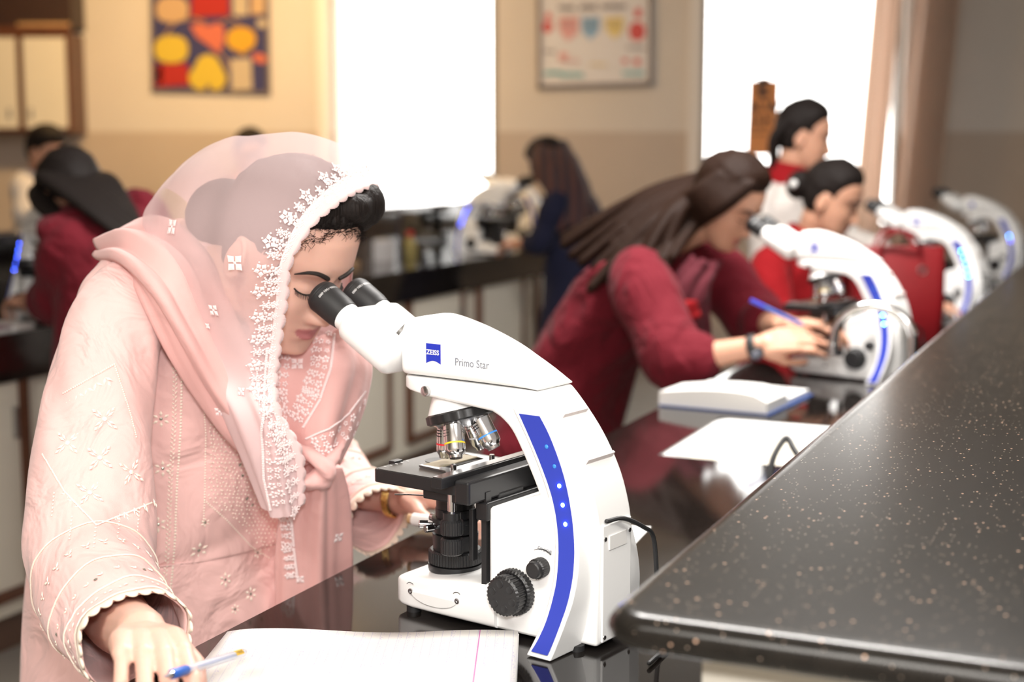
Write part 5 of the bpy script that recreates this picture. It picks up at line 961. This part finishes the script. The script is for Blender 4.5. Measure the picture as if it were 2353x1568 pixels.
# red bag
bp_ = BW(-.66, 0, TZ) + D1 * (pd(2035, 700, 4.15) @ D1); bag = empty('handbag', bp_, ROT + math.radians(24)); tag(bag, 'red handbag standing on the near bench behind the tap', 'bag')
R = []
for z, hw, hd in ((0, .115, .05), (.02, .125, .06), (.12, .130, .058), (.22, .133, .045), (.285, .135, .022), (.292, .133, .018)): R.append([(a, b, z) for a, b in rrect(hw, hd, min(hd, .03) * .95, 5)])
G().rings(R).build('bag_body', M['bag_red'], bag, 50)
for s in (-1, 1): G().tube(crv([(-.06, s * .03, .22), (-.055, s * .035, .30), (-.02, s * .05, .335), (.03, s * .055, .325), (.055, s * .035, .29), (.06, s * .03, .22)], 5), .006, 8).build('strap', M['bag_red'], bag)
for x in (-.06, .06): G().tube([(x + .012 * math.cos(t), -.045, .225 + .012 * math.sin(t)) for t in np.linspace(0, 6.28, 18)], .0025, 6).build('ring', M['chrome'], bag)
# pen in the girl's hand
pp = pd(1792, 722, 3.30); d_ = nrm(A_([-.75, .1, .35])); gp = empty('pen', pp); tag(gp, 'blue pen in the raised hand of the long-haired girl', 'pen'); wpart(G().lathe([(.004, -.07), (.0045, -.068), (.0045, .05), (.001, .062)], pp, -d_, 12).build('barrel', M['grip_blue'], gp)); wpart(G().lathe([(.005, -.075), (.005, -.04)], pp, -d_, 12).build('cap', M['badge_blue'], gp))
# ------------------------------------------------------------------ wall things and far bench things
def wall_pt(x, y, off): r = ray(x, y); k = (WY - off) / r[1]; return A_([r[0] * k, WY - off, H + r[2] * k])
def wpoly(pts, off, th, name, mat, parent, smooth=0):
    P = [wall_pt(x, y, off) for x, y in pts]; n = len(P); g = G().add([tuple(p) for p in P] + [(p[0], p[1] - th, p[2]) for p in P], [tuple(range(n)), tuple(range(2 * n - 1, n - 1, -1))] + [(i, (i + 1) % n, n + (i + 1) % n, n + i) for i in range(n)]); return wpart(g.build(name, mat, parent, smooth))
def blob(cx, cy, rx, ry, n=18, e=2.2, rot=0): return [(cx + rx * math.copysign(abs(math.cos(t)) ** (2 / e), math.cos(t)) * math.cos(rot) - ry * math.sin(t) * math.sin(rot), cy + ry * math.copysign(abs(math.sin(t)) ** (2 / e), math.sin(t)) * math.cos(rot) + rx * math.cos(t) * math.sin(rot)) for t in np.linspace(0, 2 * math.pi, n, endpoint=False)]
pb = empty('display_board', wall_pt(480, 100, 0)); tag(pb, 'dark blue display board with yellow, red and orange paper cut-outs on the left wall', 'board')
wpoly([(349, -150), (614, -150), (614, 214), (354, 208)], 0, .03, 'board', M['board_blue'], pb)
for a, b in (((346, -152), (351, 210)), ((612, -152), (617, 216))): wpoly([(a[0], a[1]), (a[0] + 5, a[1]), (b[0] + 5, b[1]), (b[0], b[1])], .0, .04, 'frame_strip', M['frame_taupe'], pb)
wpoly([(352, 205), (616, 212), (616, 217), (352, 210)], 0, .04, 'frame_strip', M['frame_taupe'], pb)
for nm, pts, mt in (('brain_cutout', blob(396, 22, 38, 30, 18, 2.6), 'card_beige'), ('label_card', [(440, -60), (525, -60), (527, 36), (440, 40)], 'card_red'), ('label_card', [(535, -40), (568, -40), (570, 36), (536, 36)], 'card_cream'), ('label_card', [(578, -40), (610, -40), (608, 32), (576, 34)], 'card_beige'), ('brain_cutout', blob(394, 113, 39, 32, 18, 2.5), 'card_yellow'), ('heart_cutout', [(437, 58), (460, 52), (480, 60), (500, 52), (515, 60), (516, 95), (503, 124), (480, 105), (452, 85)], 'card_pink'), ('kidney_cutout', blob(554, 90, 34, 28, 18, 2.2) , 'card_orange'), ('kidney_tip', [(530, 105), (575, 110), (558, 126)], 'card_orange'), ('label_card', [(357, 148), (432, 146), (436, 195), (358, 200)], 'card_red'), ('swatch', [(360, 152), (372, 152), (373, 190), (361, 192)], 'marker_teal'), ('lungs_cutout', [(478, 124), (498, 132), (512, 158), (522, 178), (515, 200), (500, 208), (488, 208), (479, 192), (468, 208), (452, 206), (436, 192), (432, 175), (446, 156), (458, 132)], 'card_yellow'), ('label_card', [(530, 136), (577, 134), (580, 206), (532, 208)], 'card_cream'), ('bird_cutout', blob(597, 134, 18, 11, 12, 2, .3), 'card_pink'), ('badge', blob(602, 54, 12, 10), 'card_cream')):
    wpoly(pts, .0325, .006 if 'tip' not in nm else .005, nm, M[mt], pb)
for pts in ([(380, 80), (392, 62), (408, 46)], [(425, 45), (445, 40), (470, 50)], [(510, 50), (530, 42), (552, 56)], [(505, 120), (520, 140), (528, 158)]): wpart(G().tube([wall_pt(x, y, .034) for x, y in pts], .006, 6).build('arrow', M['wood_tan'], pb))
wbd = empty('whiteboard', wall_pt(1365, 100, 0)); tag(wbd, 'framed whiteboard poster with red and blue drawings between the two windows', 'whiteboard')
wpoly([(1240, -160), (1491, -168), (1491, 192), (1242, 199)], 0, .02, 'panel', M['whiteboard'], wbd)
for q in ([(1233, -165), (1241, -165), (1243, 204), (1235, 204)], [(1490, -172), (1497, -172), (1497, 196), (1490, 196)], [(1235, 196), (1497, 188), (1497, 196), (1235, 204)]): wpoly(q, 0, .035, 'frame_strip', M['frame_taupe'], wbd)
for nm, pts, mt in (('shield_drawing', [(1283, 40), (1330, 38), (1328, 75), (1305, 95), (1285, 72)], 'marker_pink'), ('shield_drawing', [(1336, 40), (1378, 38), (1376, 72), (1356, 92), (1337, 72)], 'marker_blue'), ('shield_drawing', [(1390, 40), (1434, 38), (1432, 72), (1412, 90), (1392, 70)], 'marker_yellow'), ('figure_drawing', blob(1258, 62, 11, 14), 'marker_red'), ('figure_head', blob(1260, 38, 7, 9), 'marker_red'), ('figure_drawing', blob(1464, 72, 19, 22), 'marker_red'), ('figure_head', blob(1466, 30, 9, 11), 'marker_red'), ('note', blob(1295, 128, 12, 8), 'marker_pink'), ('note', blob(1436, 140, 7, 6), 'marker_red'), ('note', blob(1464, 142, 8, 8), 'marker_red')):
    wpoly(pts, .0205, .002, nm, M[mt], wbd)
rs = np.random.RandomState(2)
for x0, x1, y, amp, mt, r in ((1282, 1320, 18, 7, 'marker_grey', .004), (1333, 1370, 17, 8, 'marker_grey', .004), (1382, 1440, 15, 8, 'marker_grey', .004), (1250, 1275, 118, 4, 'marker_grey', .003), (1252, 1290, 168, 6, 'marker_teal', .006), (1290, 1340, 172, 7, 'marker_teal', .005), (1430, 1480, 168, 6, 'marker_teal', .005), (1440, 1482, 110, 5, 'marker_grey', .003), (1355, 1395, 148, 4, 'marker_yellow', .003), (1285, 1330, 140, 5, 'marker_pink', .003)):
    n = 40; wpart(G().tube([wall_pt(x0 + (x1 - x0) * k / n, y + amp * math.sin(k * 1.3) * rs.uniform(.4, 1), .0225) for k in range(n + 1)], r, 4).build('marker_writing', M[mt], wbd))
for y in (48, 56, 64):
    for x in (1288, 1340, 1394): wpart(G().tube([wall_pt(x, y, .0235), wall_pt(x + 34, y - 1, .0235)], .0022, 4).build('marker_line', M['marker_grey'], wbd))
# eye chart in the right window
ec = empty('eye_chart', wall_pt(1752, 270, 0)); tag(ec, 'orange eye chart with black letters hanging in the right window', 'chart'); wpoly([(1722, 184), (1791, 184), (1785, 357), (1714, 357)], .02, .003, 'sheet', M['chart_orange'], ec)
for body, x, y, s in (('E', 1738, 222, .17), ('N W', 1722, 258, .095), ('3 E M', 1722, 282, .06), ('W E 3 M', 1724, 296, .032), ('E M 3 W E', 1724, 311, .024)):
    o_ = wall_pt(x, y, .0245); wpart(text_mesh(body, s, lambda u, v, o_=o_: o_ + A_([u, 0, v]), 'chart_lettering', M['ink'], ec, bold=s * .05))
# wall cabinet at the top left
wc = empty('wall_cabinet', wall_pt(70, 305, 0)); tag(wc, 'wooden wall cabinet with cream doors at the top left', 'cabinet')
def cbox(x0, x1, y0, y1, d0, d1, name, mat, parent=None):
    a = wall_pt(x0, y1, d1); b = wall_pt(x1, y0, d1); return wpart(G().box(((a[0] + b[0]) / 2, WY - (d0 + d1) / 2, (a[2] + b[2]) / 2), (b[0] - a[0], d1 - d0, b[2] - a[2])).build(name, mat, parent or wc, 0))
cbox(-260, 158, 75, 306, .01, .32, 'carcass', M['wood_brown']); cbox(-260, 160, -60, 62, .01, .30, 'top_shelf_box', M['dark_wood']); cbox(40, 158, 52, 70, .30, .325, 'rail', M['wood_tan']); cbox(-260, 160, 60, 78, .30, .34, 'cornice', M['wood_brown'])
for x0, x1 in ((-60, 34), (60, 148), (-170, -74)):
    d = cbox(x0 - 9, x1 + 9, 80, 300, .32, .335, 'door', M['wood_brown'])
    q = cbox(x0, x1, 86, 294, .335, .342, 'door_panel', M['cream_panel'], wc); 
    h_ = cbox((x0 if x0 > 0 else x1) + (10 if x0 > 0 else -14), (x0 if x0 > 0 else x1) + (14 if x0 > 0 else -10), 248, 272, .342, .355, 'handle', M['steel'], wc)
# far bench clutter
def fb(x, d, X=FX - .38, z=FZ): return BW(X, 0, z) + D1 * (pd(x, 540, d) @ D1)
o = fb(905, 6.35); st = empty('wooden_stand', o, ROT); tag(st, 'tan wooden retort stand on the far bench beside the white carton', 'stand'); G().box((0, 0, .012), (.13, .10, .024)).build('base', M['wood_tan'], st, 0, bevel=.003); G().rings([[(a * k, b * k, z) for a, b in ((-.03, -.02), (.03, -.02), (.03, .02), (-.03, .02))] for z, k in ((.0245, 1.0), (.10, .62), (.26, .5))]).build('post', M['wood_tan'], st, 0)
o = fb(955, 6.75); bx_ = empty('carton', o, ROT); tag(bx_, 'small white carton on the far bench in front of the black ledge', 'box'); G().box((0, 0, .05), (.06, .10, .10)).build('carton_body', M['whiteboard'], bx_, 0, bevel=.002); G().box((.0, 0, .1015), (.061, .03, .002)).build('tape', M['card_cream'], bx_, 0)
o = fb(1010, 7.0); bt = empty('bottle', o); tag(bt, 'small amber bottle with red cap on the far bench', 'bottle'); G().lathe([(.03, 0), (.032, .004), (.032, .07), (.014, .09), (.013, .10)], (0, 0, 0), (0, 0, 1), 20).build('bottle_body', M['bottle_amber'], bt); G().lathe([(.017, .10), (.017, .125), (.015, .127)], (0, 0, 0), (0, 0, 1), 18).build('cap', M['cap_red'], bt)
o = fb(893, 6.9, FX - .60, 1.19); b2_ = empty('carton', o, ROT); tag(b2_, 'beige box standing on the ledge below the left window', 'box'); G().box((0, 0, .06), (.07, .09, .12)).build('carton_body', M['card_cream'], b2_, 0, bevel=.002); G().box((0, 0, .1205), (.072, .092, .003)).build('lid', M['cream_panel'], b2_, 0)
for k, x in enumerate((790, 822, 854)):
    o = fb(x, 6.3 + .22 * k, FX - .60, 1.19); f_ = empty('flask', o); tag(f_, ('clear glass flask on the ledge nearest the left curtain', 'clear glass flask in the middle of three on the window ledge', 'clear glass flask beside the beige box on the ledge')[k], 'flask'); G().lathe([(.03, 0), (.034, .006), (.03, .05), (.012, .10), (.012, .16), (.015, .165)], (0, 0, 0), (0, 0, 1), 20, False).build('flask_body', M['clear_plastic'], f_); G().lathe([(.0135, .163), (.0145, .166), (.0135, .169)], (0, 0, 0), (0, 0, 1), 18, False).build('rim', M['clear_plastic'], f_)
for x, mt, lab, dd in ((10, 'purple', 'purple notebook at the left end of the far bench', 4.02), (70, 'paper', 'white notebook beside the purple one on the far bench', 4.10)):
    o = BW(FX - .09, 0, FZ) + D1 * (pd(x, 720, dd) @ D1); n_ = empty('notebook', o, ROT + .1); tag(n_, lab, 'notebook'); G().box((0, 0, .0075), (.15, .085, .013)).build('page_block', M['paper'], n_, 0); G().box((0, 0, .016), (.154, .09, .003)).build('cover', M[mt], n_, 0)
